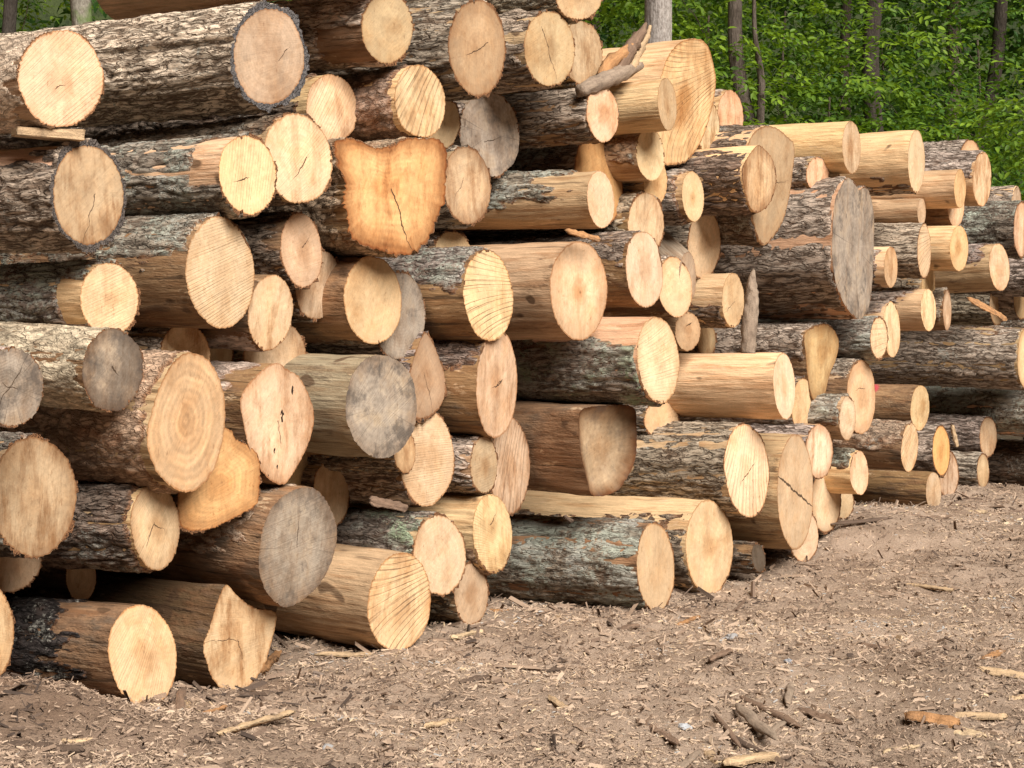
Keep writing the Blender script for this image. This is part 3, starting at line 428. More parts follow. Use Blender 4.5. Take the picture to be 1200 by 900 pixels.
def make_log(row, idx):
    cx, cy, rx, ry, tilt = row[:5]; end, body, label = row[6], row[7], row[8]
    C, n, a, D, t, o = log_frame(row)
    rs = np.random.default_rng(1000+idx); seed = float(rs.uniform(0, 40))
    e1 = np.cross(a, [0, 0, 1]); e1 /= np.linalg.norm(e1); e2 = np.cross(e1, a)      # e1 towards the camera's left, e2 up
    px = outline_px(cx, cy, rx, ry, tilt, o.get('poly'))
    d = np.array([ray(*p) for p in px]); k = np.dot(C-CAM, n)/(d@n); P = CAM+d*k[:, None]-C
    q = np.stack([P@e1, P@e2], 1)
    if o.get('poly'):
        q0 = q.mean(0); C = C+e1*q0[0]+e2*q0[1]-a*((n@(e1*q0[0]+e2*q0[1]))/(n@a)); q = q-q0
    ang = np.arctan2(q[:, 0], q[:, 1]); rad = np.hypot(q[:, 0], q[:, 1]); srt = np.argsort(ang)
    ang, rad = ang[srt], rad[srt]; nl = np.array([n@a, n@e1, n@e2])
    NP = 168 if D < 9.5 else (136 if D < 12 else 104)
    phi = np.linspace(-math.pi, math.pi, NP, endpoint=False)
    r_out = np.interp(phi, ang, rad, period=2*math.pi)
    cs, sn = np.cos(phi), np.sin(phi); one = np.ones(NP)
    # uneven outline, small serration
    if not o.get('poly'):
        r_out = r_out*(1+.035*pnoise(np.stack([sn*1.3+seed, cs*1.3, one*seed], 1))+.02*pnoise(np.stack([sn*3+seed, cs*3, one*seed], 1)))
    rm = float(r_out.mean())
    r_out = r_out + o.get('jag', .0032)*pnoise(np.stack([sn*26+seed, cs*26, one*seed], 1))*2
    bk, cov, bphi, collar, btone = body
    bc, lich, red, kx, kyz, dep, thick = BARK[bk]
    thick = o.get('thick', thick)*(.8+.5*rs.random()) if 'thick' not in o else o['thick']
    # rows along the log
    near = 1.1 if D > 9 else 1.5
    st = .0115 if D < 12 else .016
    L = float(o.get('length', rs.uniform(2.7, 3.3)))
    dd = np.concatenate([[0, .004], np.arange(.014, near, st), np.linspace(near, L, 26)[1:]]); NR = len(dd)
    DD, PH = np.meshgrid(dd, phi, indexing='ij'); CS, SN = np.cos(PH), np.sin(PH)
    base = r_out[None, :]; rsm = np.convolve(np.r_[r_out[-12:], r_out, r_out[:12]], np.ones(25)/25, 'valid')[:NP]
    if o.get('poly'): rsm = np.convolve(np.r_[r_out[-4:], r_out, r_out[:4]], np.ones(9)/9, 'valid')[:NP]
    f = sstep(.0, .3 if o.get('poly') else .05, DD); base = base*(1-f)+rsm[None, :]*f
    f2 = sstep(.1, 1.3, DD)*.75; base = base*(1-f2)+rm*f2
    base = base*(1-.015*DD)
    X = -DD
    def flat(x, y, z): return np.stack([x.ravel(), y.ravel(), z.ravel()], 1)
    low = pnoise(flat(X*2.2+seed, SN*1.2+seed, CS*1.2)).reshape(X.shape)
    med = pnoise(flat(X*6+seed, SN*rm*9+seed, CS*rm*9)).reshape(X.shape)
    base = base*(1+.03*low*sstep(0, .15, DD))+.005*med*sstep(0, .06, DD)
    for _ in range(int(rs.integers(1, 4))):     # branch stubs and swellings
        kd, kp, ks = rs.uniform(.15, 1.6), rs.uniform(-2.6, 2.6), rs.uniform(.03, .06); dp = (PH-kp+math.pi) % (2*math.pi)-math.pi
        base = base+rs.uniform(.008, .024)*np.exp(-((DD-kd)/(ks*1.6))**2-(dp*rm/ks)**2)
    bendv = rs.normal(0, .012, 2)
    side = np.cos(PH-R(bphi))       # e1 is the flank that shows; 0 = top, 90 = showing flank, 180 = underside
    edge = pnoise(flat(X*3.5+seed, SN*rm*14, CS*rm*14+seed)).reshape(X.shape)+.6*pnoise(flat(X*14+seed, SN*rm*45, CS*rm*45+seed)).reshape(X.shape)
    if cov >= 1: m = np.full(X.shape, 1.)
    elif cov <= 0: m = np.full(X.shape, -1.)
    else: m = side-math.cos(math.pi*cov)+.42*edge
    if collar > 0: m = np.minimum(m, (DD-collar*(1+.9*edge+.5*low))*6)
    elif cov >= 1:
        if D < 12.6 and not o.get('thick'):     # bark knocked off in places along the cut
            br = np.clip(pnoise(np.stack([sn*2.2+seed, cs*2.2, one*seed], 1))+.5*pnoise(np.stack([sn*7+seed, cs*7, one*seed], 1))-.06, 0, 1)*rs.uniform(.05, .3)
            m = np.where(br[None, :] > .004, np.minimum(1, (DD-br[None, :]*(1+.8*edge))*30), 1.)
    elif cov > 0: m = np.minimum(m, (DD-.012*(1+2*edge))*60+.1)
    if o.get('thick'): m = np.maximum(m, 1-DD*30+.5*edge)
    if 'notch' in o:
        nphi, nhw, nlen = o['notch']; da = np.abs((PH-R(nphi)+math.pi) % (2*math.pi)-math.pi)
        m = np.minimum(m, 2.2*(np.maximum(da/R(nhw), DD/nlen)-1)+.35*edge)
    # root at the log's base: lowest point under the middle of the end
    hr = float(rm)
    root = bpy.data.objects.new('log', None); COL.objects.link(root); root.empty_display_size = .2
    M = Matrix(((a[0], e1[0], e2[0], 0), (a[1], e1[1], e2[1], 0), (a[2], e1[2], e2[2], 0), (0, 0, 0, 1)))
    bp = C-e2*hr; M.translation = Vector(bp); root.matrix_world = M
    tag(root, label, 'log', 'sawn logs in the stack')
    off = (0, 0, hr)
    def place(rad_): # radius grid -> local coordinates with the oblique front plane
        Y, Z = rad_*SN+bendv[0]*np.maximum(DD-.1, 0)**2, rad_*CS+bendv[1]*np.maximum(DD-.1, 0)**2; x0 = -(nl[1]*Y+nl[2]*Z)/nl[0]
        return flat(x0*(1-sstep(.2, 1.5, DD))+X, Y, Z)
    has_bark = cov > 0; has_bare = cov < 1 or collar > 0 or 'notch' in o or m.min() < .99
    wood = base-(thick*1.0 if o.get('thick') else .001)*np.ones_like(base)
    tops = {}
    if has_bare:
        gr = .0022*pnoise(flat(X*2+seed, SN*rm*60, CS*rm*60)).reshape(X.shape)
        w2 = wood+gr
        V = place(w2); F = grid_faces(NR, NP); V = np.vstack([V, [[-L, 0, 0]]]); nb = NR*NP
        capf = np.stack([np.arange(NP)+(NR-1)*NP, (np.arange(NP)+1) % NP+(NR-1)*NP, np.full(NP, nb), np.full(NP, -1)], 1)
        b = link('bare_wood', mesh_from('bare_wood', V, np.vstack([F, capf]), M_BARE), root, off)
        tc, dirty = BARE[btone]; v = rs.uniform(.86, 1.12)
        b.color = (tc[0]*v, tc[1]*v*rs.uniform(.96, 1.03), tc[2]*v*rs.uniform(.9, 1.06), 1); b['seed'] = seed; b['dirty'] = dirty
        b['paint'] = 0.; b['paintpos'] = (0., 0., 0.)
        if 'pink paint' in label: b['paint'] = 1.; b['paintpos'] = (-.33, .095, .125)
        if 'red paint' in label: b['paint'] = 1.; b['paintpos'] = (-1.45, .15, -.06)
    if has_bark:
        w = rm
        wx = .25*pnoise(flat(X*5+seed, SN*w*9, CS*w*9)).reshape(X.shape)
        n1 = np.abs(pnoise(flat(X*kx+seed+wx, SN*w*kyz+wx*1.5, CS*w*kyz+seed))).reshape(X.shape)
        n2 = np.abs(pnoise(flat(X*kx*1.7+seed*2, SN*w*kyz*1.5+3, CS*w*kyz*1.5+seed+wx*2))).reshape(X.shape)
        n3 = pnoise(flat(X*kx*4+seed, SN*w*kyz*3.2, CS*w*kyz*3.2)).reshape(X.shape)
        h = np.clip(np.minimum(n1*4.6, n2*6.5+.12), 0, 1); h = h*(.8+.3*n3)
        pres = np.clip(m*5, -1, 1)
        hb = thick*(1+.9*pnoise(np.stack([sn*2.6+seed, cs*2.6, one*seed+5], 1))+.5*pnoise(np.stack([sn*8+seed, cs*8, one*seed+5], 1)))[None, :]+dep*(h-.85)+.003*n3
        rb = wood+np.where(pres > 0, hb*np.minimum(1, .35+pres), pres*.012)
        rb = np.where(pres > 0, rb, wood+np.minimum(-.001, pres*.012))
        V = place(rb); F = grid_faces(NR, NP)
        pv = pres.ravel(); keep = (pv[F] > 0).any(1); F = F[keep]
        att_h = h.ravel(); cap = np.where(pres > 0, np.clip(1.1-pres*1.6, 0, 1), 0).ravel() if has_bare else np.zeros(NR*NP)
        # front rim: the cut through the bark, back end closed
        r0 = np.arange(NP); Vr = place(np.tile((wood[0]-.001)[None, :], (NR, 1)))[:NP]; Vf = V[:NP]
        pr0 = pres[:3].max(0) > 0
        i0 = len(V); V = np.vstack([V, Vf, Vr, [[-L, 0, 0]]]); att_h = np.r_[att_h, np.ones(2*NP), 1]; cap = np.r_[cap, np.ones(2*NP), 0]
        nx = (r0+1) % NP; ok = pr0 & pr0[nx]
        Fr = np.stack([i0+r0, i0+nx, i0+NP+nx, i0+NP+r0], 1)[ok]
        # when the bark starts behind the end (row 0 hidden) the rim still closes it
        Fb = np.stack([r0+(NR-1)*NP, nx+(NR-1)*NP, np.full(NP, i0+2*NP), np.full(NP, -1)], 1) if not has_bare else np.zeros((0, 4), int)
        b = link('bark', mesh_from('bark', V, np.vstack([F, Fr, Fb]), M_BARK, dict(h=att_h, cap=cap)), root, off)
        v = rs.uniform(.85, 1.2)*o.get('lite', 1.)
        if o.get('black'): bc, lich, red = (.05, .042, .04), .25, .1
        if o.get('dark'): bc = tuple(x*.6 for x in bc)
        b.color = (bc[0]*v, bc[1]*v*rs.uniform(.95, 1.03), bc[2]*v*rs.uniform(.9, 1.05), 1); b['seed'] = seed
        b['fx'] = .36 if bk in ('flaky', 'smooth') else .14; b['furrow'] = dict(fur=1., rough=.9, lich=.8, smooth=.42, flaky=.55)[bk]
        b['lichen'] = float(lich*rs.uniform(.75, 1.15)); b['red'] = float(red); b['capcol'] = o.get('capc', (.22, .105, .05))
        b['lichcol'] = (.30, .36, .24) if o.get('green') else ((.40, .42, .35) if bk == 'lich' else (.38, .36, .31))
    # the sawn end
    tone, saw, heart, crack, grey = end; NRD = 16
    rw = wood[0]+(0 if not has_bark else np.where(m[:4].max(0) > 0, -.0005, .0005))
    pith = np.array([rs.normal(0, .10), rs.normal(0, .10)])*rm
    s = np.linspace(0, 1, NRD)**.85; s[-2] = .985
    SS, PP = np.meshgrid(s, np.arange(NP), indexing='ij')
    Y = pith[0]*(1-SS)+SS*(rw*sn)[PP]; Z = pith[1]*(1-SS)+SS*(rw*cs)[PP]
    bul = .004*pnoise(flat(SS*0+seed, Y*7, Z*7+seed)).reshape(SS.shape)+.0015*pnoise(flat(SS*0+seed, Y*40, Z*40+seed)).reshape(SS.shape)
    dish = o.get('dish', 0)
    Xe = -(nl[1]*Y+nl[2]*Z)/nl[0]+bul*(1-SS**8)-dish*(1-SS**3)+.001*(1-SS)
    Xe = np.where(SS > .98, Xe-.0, Xe)
    V = flat(Xe, Y, Z); F = grid_faces(NRD, NP)[:, ::-1]
    e = link('cut_end', mesh_from('cut_end', V, F, M_END, dict(rn=SS.ravel())), root, off)
    c = TONE[tone]; v = rs.uniform(.84, 1.06)
    e.color = (c[0]*v, c[1]*v*rs.uniform(.97, 1.03), c[2]*v*rs.uniform(.94, 1.12), 1)
    e['seed'] = seed; e['rings'] = float(rs.uniform(7, 15)); e['saw'] = float(saw*(1. if saw > .6 else .75)); e['sawang'] = float(o.get('sawang', rs.normal(.75, .5)))
    e['sawbend'] = float(rs.uniform(-1.5, 2.) if saw < .8 else rs.uniform(1.2, 2.4)); e['sawf'] = float(rs.uniform(34, 52) if saw > .6 else rs.uniform(70, 150)); e['crack2'] = float(rs.uniform(.3, .7) if crack >= .5 and rs.random() < .2 else 0); e['crackoff'] = float(rs.uniform(1.4, 4.8)); e['crackboth'] = float(o.get('both', .0 if rs.random() < .6 else rs.uniform(.2, .8)))
    e['ringk'] = float(o.get('ringk', rs.uniform(.5, 1.6))); e['dirt'] = float(rs.uniform(0, .95)**1.3); e['heart'] = float(max(heart, rs.uniform(0, .55) if rs.random() < .5 else 0)); e['grey'] = float(grey); e['crack'] = float(crack*rs.uniform(.5, 1.4) if crack >= .6 or (crack >= .3 and rs.random() < .2) else 0); e['rimk'] = float(o.get('rimk', 0 if rs.random() < .6 else rs.uniform(.1, .5)))
    e['crackpos'] = (0., float(pith[0]+rs.normal(0, .12)*rm), float(pith[1]+rs.normal(0, .12)*rm)) if 'crackang' not in o else (0., 0., 0.); e['crackw'] = float(o.get('crackw', rs.uniform(.6, 1.3)))
    e['crackang'] = R(o['crackang']) if 'crackang' in o else float(rs.uniform(0, 6.28)); e['rad'] = rm; e['holes'] = float(o.get('holes', 0))
    e['greycol'] = (.115, .10, .09) if tone == 'dark' else ((.44, .365, .295) if tone == 'grey' else (.33, .25, .17))
    zmin = C[2]-rm*1.0
    FP.append((C, rm, a, idx, cx, cy))
    return root

def silhouettes():
    for i, row in enumerate(LOGS): make_log(row, i)
silhouettes()
# ---------------------------------------------------------------- ground
GL = {(-20,741),(167,768),(281,750),(468,706),(552,696),(768,665),(831,641),(942,628),(988,588),(1094,576),(1111,556),(1152,552),(1228,546)}
GP = []
for C, rm, a, idx, cx, cy in FP:
    if (cx, cy) in GL:
        for d in (0., .5, 1.2, 2.4): GP.append((C[0]-a[0]*d, C[1]-a[1]*d, C[2]-a[2]*d-rm*(1-.015*d)+.012))
GP = np.array(GP)
print('ground contact heights', np.round(GP[::4, 2], 2))
def ground_h(x, y, fine=True):
    x = np.asarray(x, float); y = np.asarray(y, float); sh = x.shape; x = x.ravel(); y = y.ravel()
    num = np.zeros_like(x); den = np.full_like(x, .12)
    for gx, gy, gz in GP:
        w = 1/((x-gx)**2+(y-gy)**2+.06)**1.5; w = w*np.exp(-((x-gx)**2+(y-gy)**2)/4.)
        num += w*gz; den += w
    h = num/den
    p = np.stack([x, y, x*0], 1)
    wgt = sstep(0., .5, np.min([np.hypot(x-g[0], y-g[1]) for g in GP], 0))
    h = h+wgt*(.07*pnoise(p*.55+3)+.045*pnoise(p*1.5+9))
    if fine: h = h+.028*pnoise(p*4.2+1)+.022*pnoise(p*10+5)+.014*pnoise(p*22)
    # the track rises a little towards the back
    h = h+.0*y
    return h.reshape(sh)

def mat_ground():
    g = NT('wood_yard_dirt'); co = g.co()
    n1 = g.noise(co, .9, 4., .6); n2 = g.noise(co, 7., 5., .65); n3 = g.noise(co, 60., 4., .7); n4 = g.noise(g.vmath('MULTIPLY', co, (1., 1., 1.)), 180., 3., .7)
    col = g.mix(g.map(n2, .35, .65), (.28, .20, .148), (.42, .315, .24))
    col = g.mix(g.map(n1, .42, .62, 0., .65), col, (.46, .345, .265)); col = g.mix(g.map(g.noise(g.vmath('ADD', co, (7., 3., 0.)), 1.7, 5., .65), .5, .68, 0., .75), col, (.19, .125, .085))
    col = g.mix(g.map(n3, .55, .68, 0., .7), col, (.38, .29, .2)); col = g.mix(g.map(n4, .3, .42, .8, 0.), col, (.06, .04, .03))
    dm = g.map(g.math('ADD', g.vmath('DISTANCE', co, (-1.75, 7.1, 0.)), g.math('MULTIPLY', g.math('SUBTRACT', n1, .5), 1.6)), .3, 1.7, .7, 0., True); col = g.mix(dm, col, g.mix(1., col, (.5, .42, .37), 'MULTIPLY'))   # earth colour multiplied darker in a noise-edged patch by the nearest logs
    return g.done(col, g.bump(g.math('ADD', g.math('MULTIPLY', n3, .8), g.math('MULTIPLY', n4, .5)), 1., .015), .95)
def axis(c0, c1, step, far, grow=1.25):
    a = list(np.arange(c0, c1, step)); s = step; lo = [c0]; hi = [a[-1]]
    while lo[-1] > -far: s *= grow; lo.append(lo[-1]-s)
    s = step
    while hi[-1] < far: s *= grow; hi.append(hi[-1]+s)
    return np.array(lo[:0:-1]+a+hi[1:])
gx, gy = axis(-3.2, 5.6, .028, 400), axis(6.2, 17., .034, 400)
XX, YY = np.meshgrid(gx, gy, indexing='xy')
ZZ = ground_h(XX, YY)
far_ = np.maximum(0, np.hypot(XX, YY)-18)
ZZ = ZZ*np.exp(-far_/8)
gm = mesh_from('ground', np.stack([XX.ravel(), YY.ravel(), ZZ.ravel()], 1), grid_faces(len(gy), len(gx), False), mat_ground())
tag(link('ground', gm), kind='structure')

def front_side(x, y): return .8*x-.6*y+FRONT      # > 0 in front of the stack
def ground_point(px, py):
    r = ray(px, py); lam = CAM_H/-r[2]
    for _ in range(12):
        P = CAM+r*lam; z = float(ground_h(np.array([P[0]]), np.array([P[1]]))[0]); lam = (CAM_H-z)/-r[2]
    P = CAM+r*lam; return P[0], P[1], z, lam

# ---------------------------------------------------------------- wood chips (nobody could count them)
def mat_chip():
    g = NT('chip_wood'); t = g.attr('tone', False); co = g.co()
    r = g.n('ValToRGB'); g.put(r.inputs[0], t); e = r.color_ramp.elements; r.color_ramp.interpolation = 'LINEAR'
    st = [(0., (.06, .042, .033)), (.2, (.19, .13, .095)), (.42, (.34, .243, .175)), (.62, (.45, .335, .25)), (.8, (.53, .40, .29)), (.92, (.58, .43, .27)), (1., (.36, .35, .34))]
    e[0].position, e[0].color = st[0][0], (*st[0][1], 1); e[1].position, e[1].color = st[-1][0], (*st[-1][1], 1)
    for p, c in st[1:-1]: x = e.new(p); x.color = (*c, 1)
    n = g.noise(co, 140., 3., .7)
    return g.done(g.gain(r.outputs[0], g.math('ADD', .6, g.math('MULTIPLY', n, .8))), g.bump(n, .6, .004), .9)
M_CHIP = mat_chip()
def chips(name, n, region, lmin, lmax, seed, zo=.0, foot=False):
    rs = np.random.default_rng(seed); x0, x1, y0, y1 = region
    v = rs.random(n); y = y0+(y1-y0)*v**1.25; half = y*.27; x = rs.uniform(-1, 1, n)*half*1.7
    ok = (front_side(x, y) > -1.0) & (x > x0) & (x < x1)
    if foot: ok &= rs.random(n) < np.exp(-np.maximum(front_side(x, y)-.05, 0)/.45)+.02
    dens = pnoise(np.stack([x*1.1, y*1.1, x*0+seed], 1))+.35
    ok &= rs.random(n) < np.clip(.55+dens, .3, 1)
    x, y = x[ok], y[ok]; n = len(x); z = ground_h(x, y)+zo
    l = np.exp(rs.uniform(np.log(lmin), np.log(lmax), n)); w = l*rs.uniform(.10, .36, n)*(.5 if foot else 1.); hgt = w*rs.uniform(.3, .8, n)
    yaw = rs.uniform(0, 6.283, n); tilt = rs.normal(0, .42, n)
    cy_, sy = np.cos(yaw), np.sin(yaw); U = np.stack([cy_*np.cos(tilt), sy*np.cos(tilt), np.sin(tilt)], 1); W = np.stack([-sy, cy_, rs.normal(0, .38, n)], 1)
    C = np.stack([x, y, z+hgt*.3+rs.random(n)**2*.012], 1); k = rs.uniform(-.35, .35, (n, 4)); k2 = rs.uniform(.5, 1., (n, 4))
    Z = np.zeros((n, 3)); Z[:, 2] = hgt
    def pt(su, sv, i): return C+U*(su*l*.5*(1+.25*k[:, i]))[:, None]+W*(sv*w*.5*k2[:, i])[:, None]
    a, b, c, d = pt(-1, -1, 0)-Z*.4, pt(1, -1, 1)-Z*.4, pt(1, 1, 2)-Z*.4, pt(-1, 1, 3)-Z*.4
    e, f = pt(-.85, k[:, 0], 1)+Z*.6, pt(.8, k[:, 1], 2)+Z*.6
    V = np.stack([a, b, c, d, e, f], 1).reshape(-1, 3); i = np.arange(n)[:, None]*6
    F = np.concatenate([i+np.array([[0, 1, 5, 4]]), i+np.array([[2, 3, 4, 5]]), np.hstack([i+np.array([[1, 2, 5]]), np.full((n, 1), -1)]), np.hstack([i+np.array([[3, 0, 4]]), np.full((n, 1), -1)])])
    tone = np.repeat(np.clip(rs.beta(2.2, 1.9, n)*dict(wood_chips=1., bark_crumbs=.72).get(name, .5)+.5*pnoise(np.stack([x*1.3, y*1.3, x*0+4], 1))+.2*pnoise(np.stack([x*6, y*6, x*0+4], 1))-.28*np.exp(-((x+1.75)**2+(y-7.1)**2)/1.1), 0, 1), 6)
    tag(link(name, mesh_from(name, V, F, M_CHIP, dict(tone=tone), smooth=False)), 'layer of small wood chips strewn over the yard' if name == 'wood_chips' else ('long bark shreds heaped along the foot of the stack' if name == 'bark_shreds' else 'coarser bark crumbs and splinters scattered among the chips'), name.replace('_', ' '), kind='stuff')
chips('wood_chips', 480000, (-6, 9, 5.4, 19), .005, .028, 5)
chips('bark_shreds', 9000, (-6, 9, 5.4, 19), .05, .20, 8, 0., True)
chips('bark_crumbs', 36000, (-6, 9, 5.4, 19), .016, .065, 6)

# ---------------------------------------------------------------- loose pieces on the ground
def mat_debris():
    g = NT('loose_wood'); co = g.co(); c = g.color(); sd = g.attr('seed'); vs = g.vmath('ADD', co, g.comb(sd, sd, sd))
    n1 = g.noise(g.vmath('MULTIPLY', vs, (.15, 1., 1.)), 70., 4., .7); n2 = g.noise(vs, 14., 4., .65); n3 = g.noise(vs, 160., 2., .6)
    k = g.math('ADD', -.1, g.math('ADD', g.math('MULTIPLY', n1, 1.5), g.math('ADD', g.math('MULTIPLY', n2, .5), g.math('MULTIPLY', n3, .25))))
    col = g.mix(g.map(n2, .5, .68, 0., .55), g.gain(c, k), (.09, .06, .045))
    return g.done(col, g.bump(g.math('ADD', n1, n3), .7, .006), .9)
M_DEB = mat_debris()
def slab_mesh(name, L, W, T, rs, curl=.4, bend=.08, n=26, m=9, jag=.25):
    """split piece of bark or wood: irregular outline, curled across, slightly bent, with thickness; long axis x"""
    u = np.linspace(-.5, .5, n); v = np.linspace(-.5, .5, m); sd = rs.uniform(0, 50)
    wl = 1+jag*pnoise(np.stack([u*3+sd, u*0, u*0+1.3], 1))+.1*pnoise(np.stack([u*17+sd, u*0, u*0+4.3], 1)); ta = np.clip((.5-np.abs(u))*rs.uniform(5, 12)+.25, 0, 1)
    U, Vv = np.meshgrid(u, v, indexing='ij'); x = U*L+.12*L*jag*pnoise(np.stack([Vv.ravel()*6+sd, U.ravel()*0, U.ravel()*0+.7], 1)).reshape(U.shape)
    y = Vv*W*(wl*ta)[:, None]+.03*L*pnoise(np.stack([U.ravel()*1.2+sd, U.ravel()*0, U.ravel()*0+8.1], 1)).reshape(U.shape)
    nz = pnoise(np.stack([x.ravel()*30+sd, y.ravel()*60, x.ravel()*0], 1)).reshape(U.shape)
    z = curl*W*(.25-Vv**2)*2*.6-curl*0+bend*L*(.25-U**2)+.16*T*nz*3
    ed = np.minimum(np.minimum(.5-np.abs(Vv), .5)*2/.25, (.5-np.abs(U))*2/.1); ed = np.clip(ed, .15, 1)
    top = np.stack([x, y, z+T*.5*ed], -1).reshape(-1, 3); bot = np.stack([x, y, z-T*.5*ed], -1).reshape(-1, 3)
    V = np.vstack([top, bot]); V[:, 2] -= V[:, 2].min(); N = n*m; F = grid_faces(n, m, False)
    bi = np.r_[np.arange(m), np.arange(1, n)*m+m-1, (n-1)*m+np.arange(m-2, -1, -1), np.arange(n-2, 0, -1)*m]
    b2 = np.roll(bi, -1); S = np.stack([bi, bi+N, b2+N, b2], 1)
    return mesh_from(name, V, np.vstack([F[:, ::-1], F+N, S]), M_DEB)
def stick_mesh(name, pts, radii, rs, seg=10, rough=.25, mat=None, sub=8):
    P = np.array(pts, float); T = np.linspace(0, len(P)-1, (len(P)-1)*sub+1); i = np.minimum(T.astype(int), len(P)-2); f = (T-i)[:, None]
    p0, p1, p2, p3 = P[np.maximum(i-1, 0)], P[i], P[i+1], P[np.minimum(i+2, len(P)-1)]
    Q = .5*((2*p1)+(-p0+p2)*f+(2*p0-5*p1+4*p2-p3)*f*f+(-p0+3*p1-3*p2+p3)*f**3)
    rr = np.interp(T, np.arange(len(P)), radii); d = np.gradient(Q, axis=0); d /= np.linalg.norm(d, axis=1)[:, None]
    ref = np.array([0, 0, 1.]) if abs(d[:, 2]).mean() < .8 else np.array([1., 0, 0])
    s = np.cross(d, ref); s /= np.linalg.norm(s, axis=1)[:, None]; w = np.cross(s, d); A = np.linspace(0, 2*math.pi, seg, endpoint=False); sd = rs.uniform(0, 40)
    AA, TT = np.meshgrid(A, np.arange(len(T)), indexing='xy')
    nz = pnoise(np.stack([np.cos(AA).ravel()*1.7+sd, np.sin(AA).ravel()*1.7, TT.ravel()*.35], 1)).reshape(AA.shape)
    rad = rr[:, None]*(1+rough*2*nz)
    V = Q[:, None, :]+s[:, None, :]*(rad*np.cos(AA))[..., None]+w[:, None, :]*(rad*np.sin(AA))[..., None]
    n = len(T); V = np.vstack([V.reshape(-1, 3), [Q[0]], [Q[-1]]]); F = grid_faces(n, seg); k = np.arange(seg); k2 = (k+1) % seg; m1 = np.full(seg, -1)
    F = np.vstack([F, np.stack([k2, k, np.full(seg, n*seg), m1], 1), np.stack([(n-1)*seg+k, (n-1)*seg+k2, np.full(seg, n*seg+1), m1], 1)])
    return mesh_from(name, V, F, mat or M_DEB)
CC = dict(bark=(.20, .13, .09), dark=(.11, .075, .055), orange=(.42, .22, .10), tan=(.47, .33, .20), pale=(.58, .43, .27), grey=(.29, .22, .165))
def slab(px, py, lpx, ang, wfrac, tone, name, label, cat, curl=.35, bend=.05, T=.016, group=None, jag=.25):
    x, y, z, D = ground_point(px, py); s = D/FPX; rs = np.random.default_rng(int(px*7+py))
    a = R(ang); dx = math.cos(a)*lpx*s; dy = math.sin(a)*lpx*s/ (CAM_H/D)      # foreshortened on the ground
    L = min(math.hypot(dx, dy), .55 if abs(ang) > 20 else 1.1); yaw = math.atan2(dy, dx)
    o = link(name, slab_mesh(name, L, wfrac*lpx*s, T, rs, curl, bend, jag=jag)); o.location = (x, y, z-.004); o.rotation_euler = (rs.normal(0, .06), rs.normal(0, .04), yaw)
    c = CC[tone]; v = rs.uniform(.9, 1.1); o.color = (c[0]*v, c[1]*v, c[2]*v, 1); o['seed'] = float(rs.uniform(0, 20))
    return tag(o, label, cat, group)
GB, GS = 'loose bark and wood slabs on the ground', 'loose sticks on the ground'
slab(565,797,52,14,.20,'dark','bark_piece','dark brown bark strip lying alone on the chips in the middle of the foreground','bark slab',group=GB)
slab(425,770,110,3,.12,'tan','bark_piece','long bark strip under the front of the bare log with fanned saw grooves','bark slab',.2,.03,group=GB)
slab(548,747,38,16,.34,'pale','wood_offcut','flat pale split offcut on the ground below the smallest ground log','wood offcut',.05,.01,.02,group=GB)
slab(222,833,62,-38,.13,'tan','wood_splinter','long tan splinter pointing down right at the foot of the diamond-shaped end','wood splinter',.1,.02,group=GB)
slab(212,822,44,-55,.26,'bark','bark_piece','brown bark slab leaning by the foot of the black-barked lower left log','bark slab',.5,.1,group=GB)
slab(244,838,38,22,.16,'orange','wood_splinter','short orange splinter crossing the long tan one at the lower left','wood splinter',.1,.02,group=GB)
slab(50,880,104,-4,.10,'dark','broken_branch','long dark bark-covered strip in the lower left corner','bark slab',.7,.03,.02,group=GB)
slab(92,872,40,4,.26,'tan','bark_piece','tan peeling on the long dark strip in the lower left corner','bark slab',.3,.05,group=GB)
slab(300,850,84,18,.11,'tan','wood_splinter','weathered long splinter on the ground left of the centre foreground','wood splinter',.1,.02,group=GB)
slab(318,780,22,60,.4,'orange','wood_chunk','small upright orange chunk right of the diamond-shaped end','wood chunk',.2,.05,.03,group=GB)
slab(805,730,44,22,.2,'orange','wood_offcut','orange tan splintered piece on the ground before the long stripped ground log','wood offcut',.3,.03,.014,group=GB)
slab(735,738,30,10,.3,'bark','bark_piece','bark piece right below the end of the dark mossy ground log','bark slab',group=GB)
slab(1163,771,42,14,.34,'orange','wood_chunk','upturned orange wood chip near the right edge','wood chunk',.5,.12,.014,group=GB)
slab(1178,793,66,-4,.26,'tan','bark_piece','curled tan slab with a dark hollow side at the right edge','bark slab',.9,.08,.018,group=GB)
slab(1092,846,56,-10,.5,'orange','wood_chunk','rounded brown wood lump at the lower right','wood chunk',.7,.12,.016,group=GB,jag=.4)
slab(1122,860,60,-14,.45,'pale','wood_chunk','flat pale wedge of wood beside the rounded brown lump','wood chunk',.1,.02,.016,group=GB)
slab(1146,842,66,-3,.24,'tan','bark_piece','curved tan strip right above the pale wedge at the lower right','bark slab',.6,.05,group=GB)
slab(1152,876,60,-18,.2,'grey','bark_piece','grey lichened slab with a dark hollow end in the lower right corner','bark slab',.9,.05,.02,group=GB)
slab(1143,601,28,0,.5,'pale','sawn_slice','thin round pale slice of wood lying flat near the right end of the stack','wood slice',.0,.0,.014,group=GB,jag=.12)
slab(880,893,70,6,.42,'tan','wood_chunk','broad tan bark slab at the bottom edge right of centre','bark slab',.4,.08,.018,group=GB)
slab(1196,822,30,10,.4,'tan','wood_chunk','tan chip of wood cut off by the right edge','wood chunk',.3,.06,.02,group=GB)
slab(700,700,70,8,.16,'bark','bark_piece','bark strip lying along the foot of the dark mossy ground log','bark slab',.5,.04,group=GB)
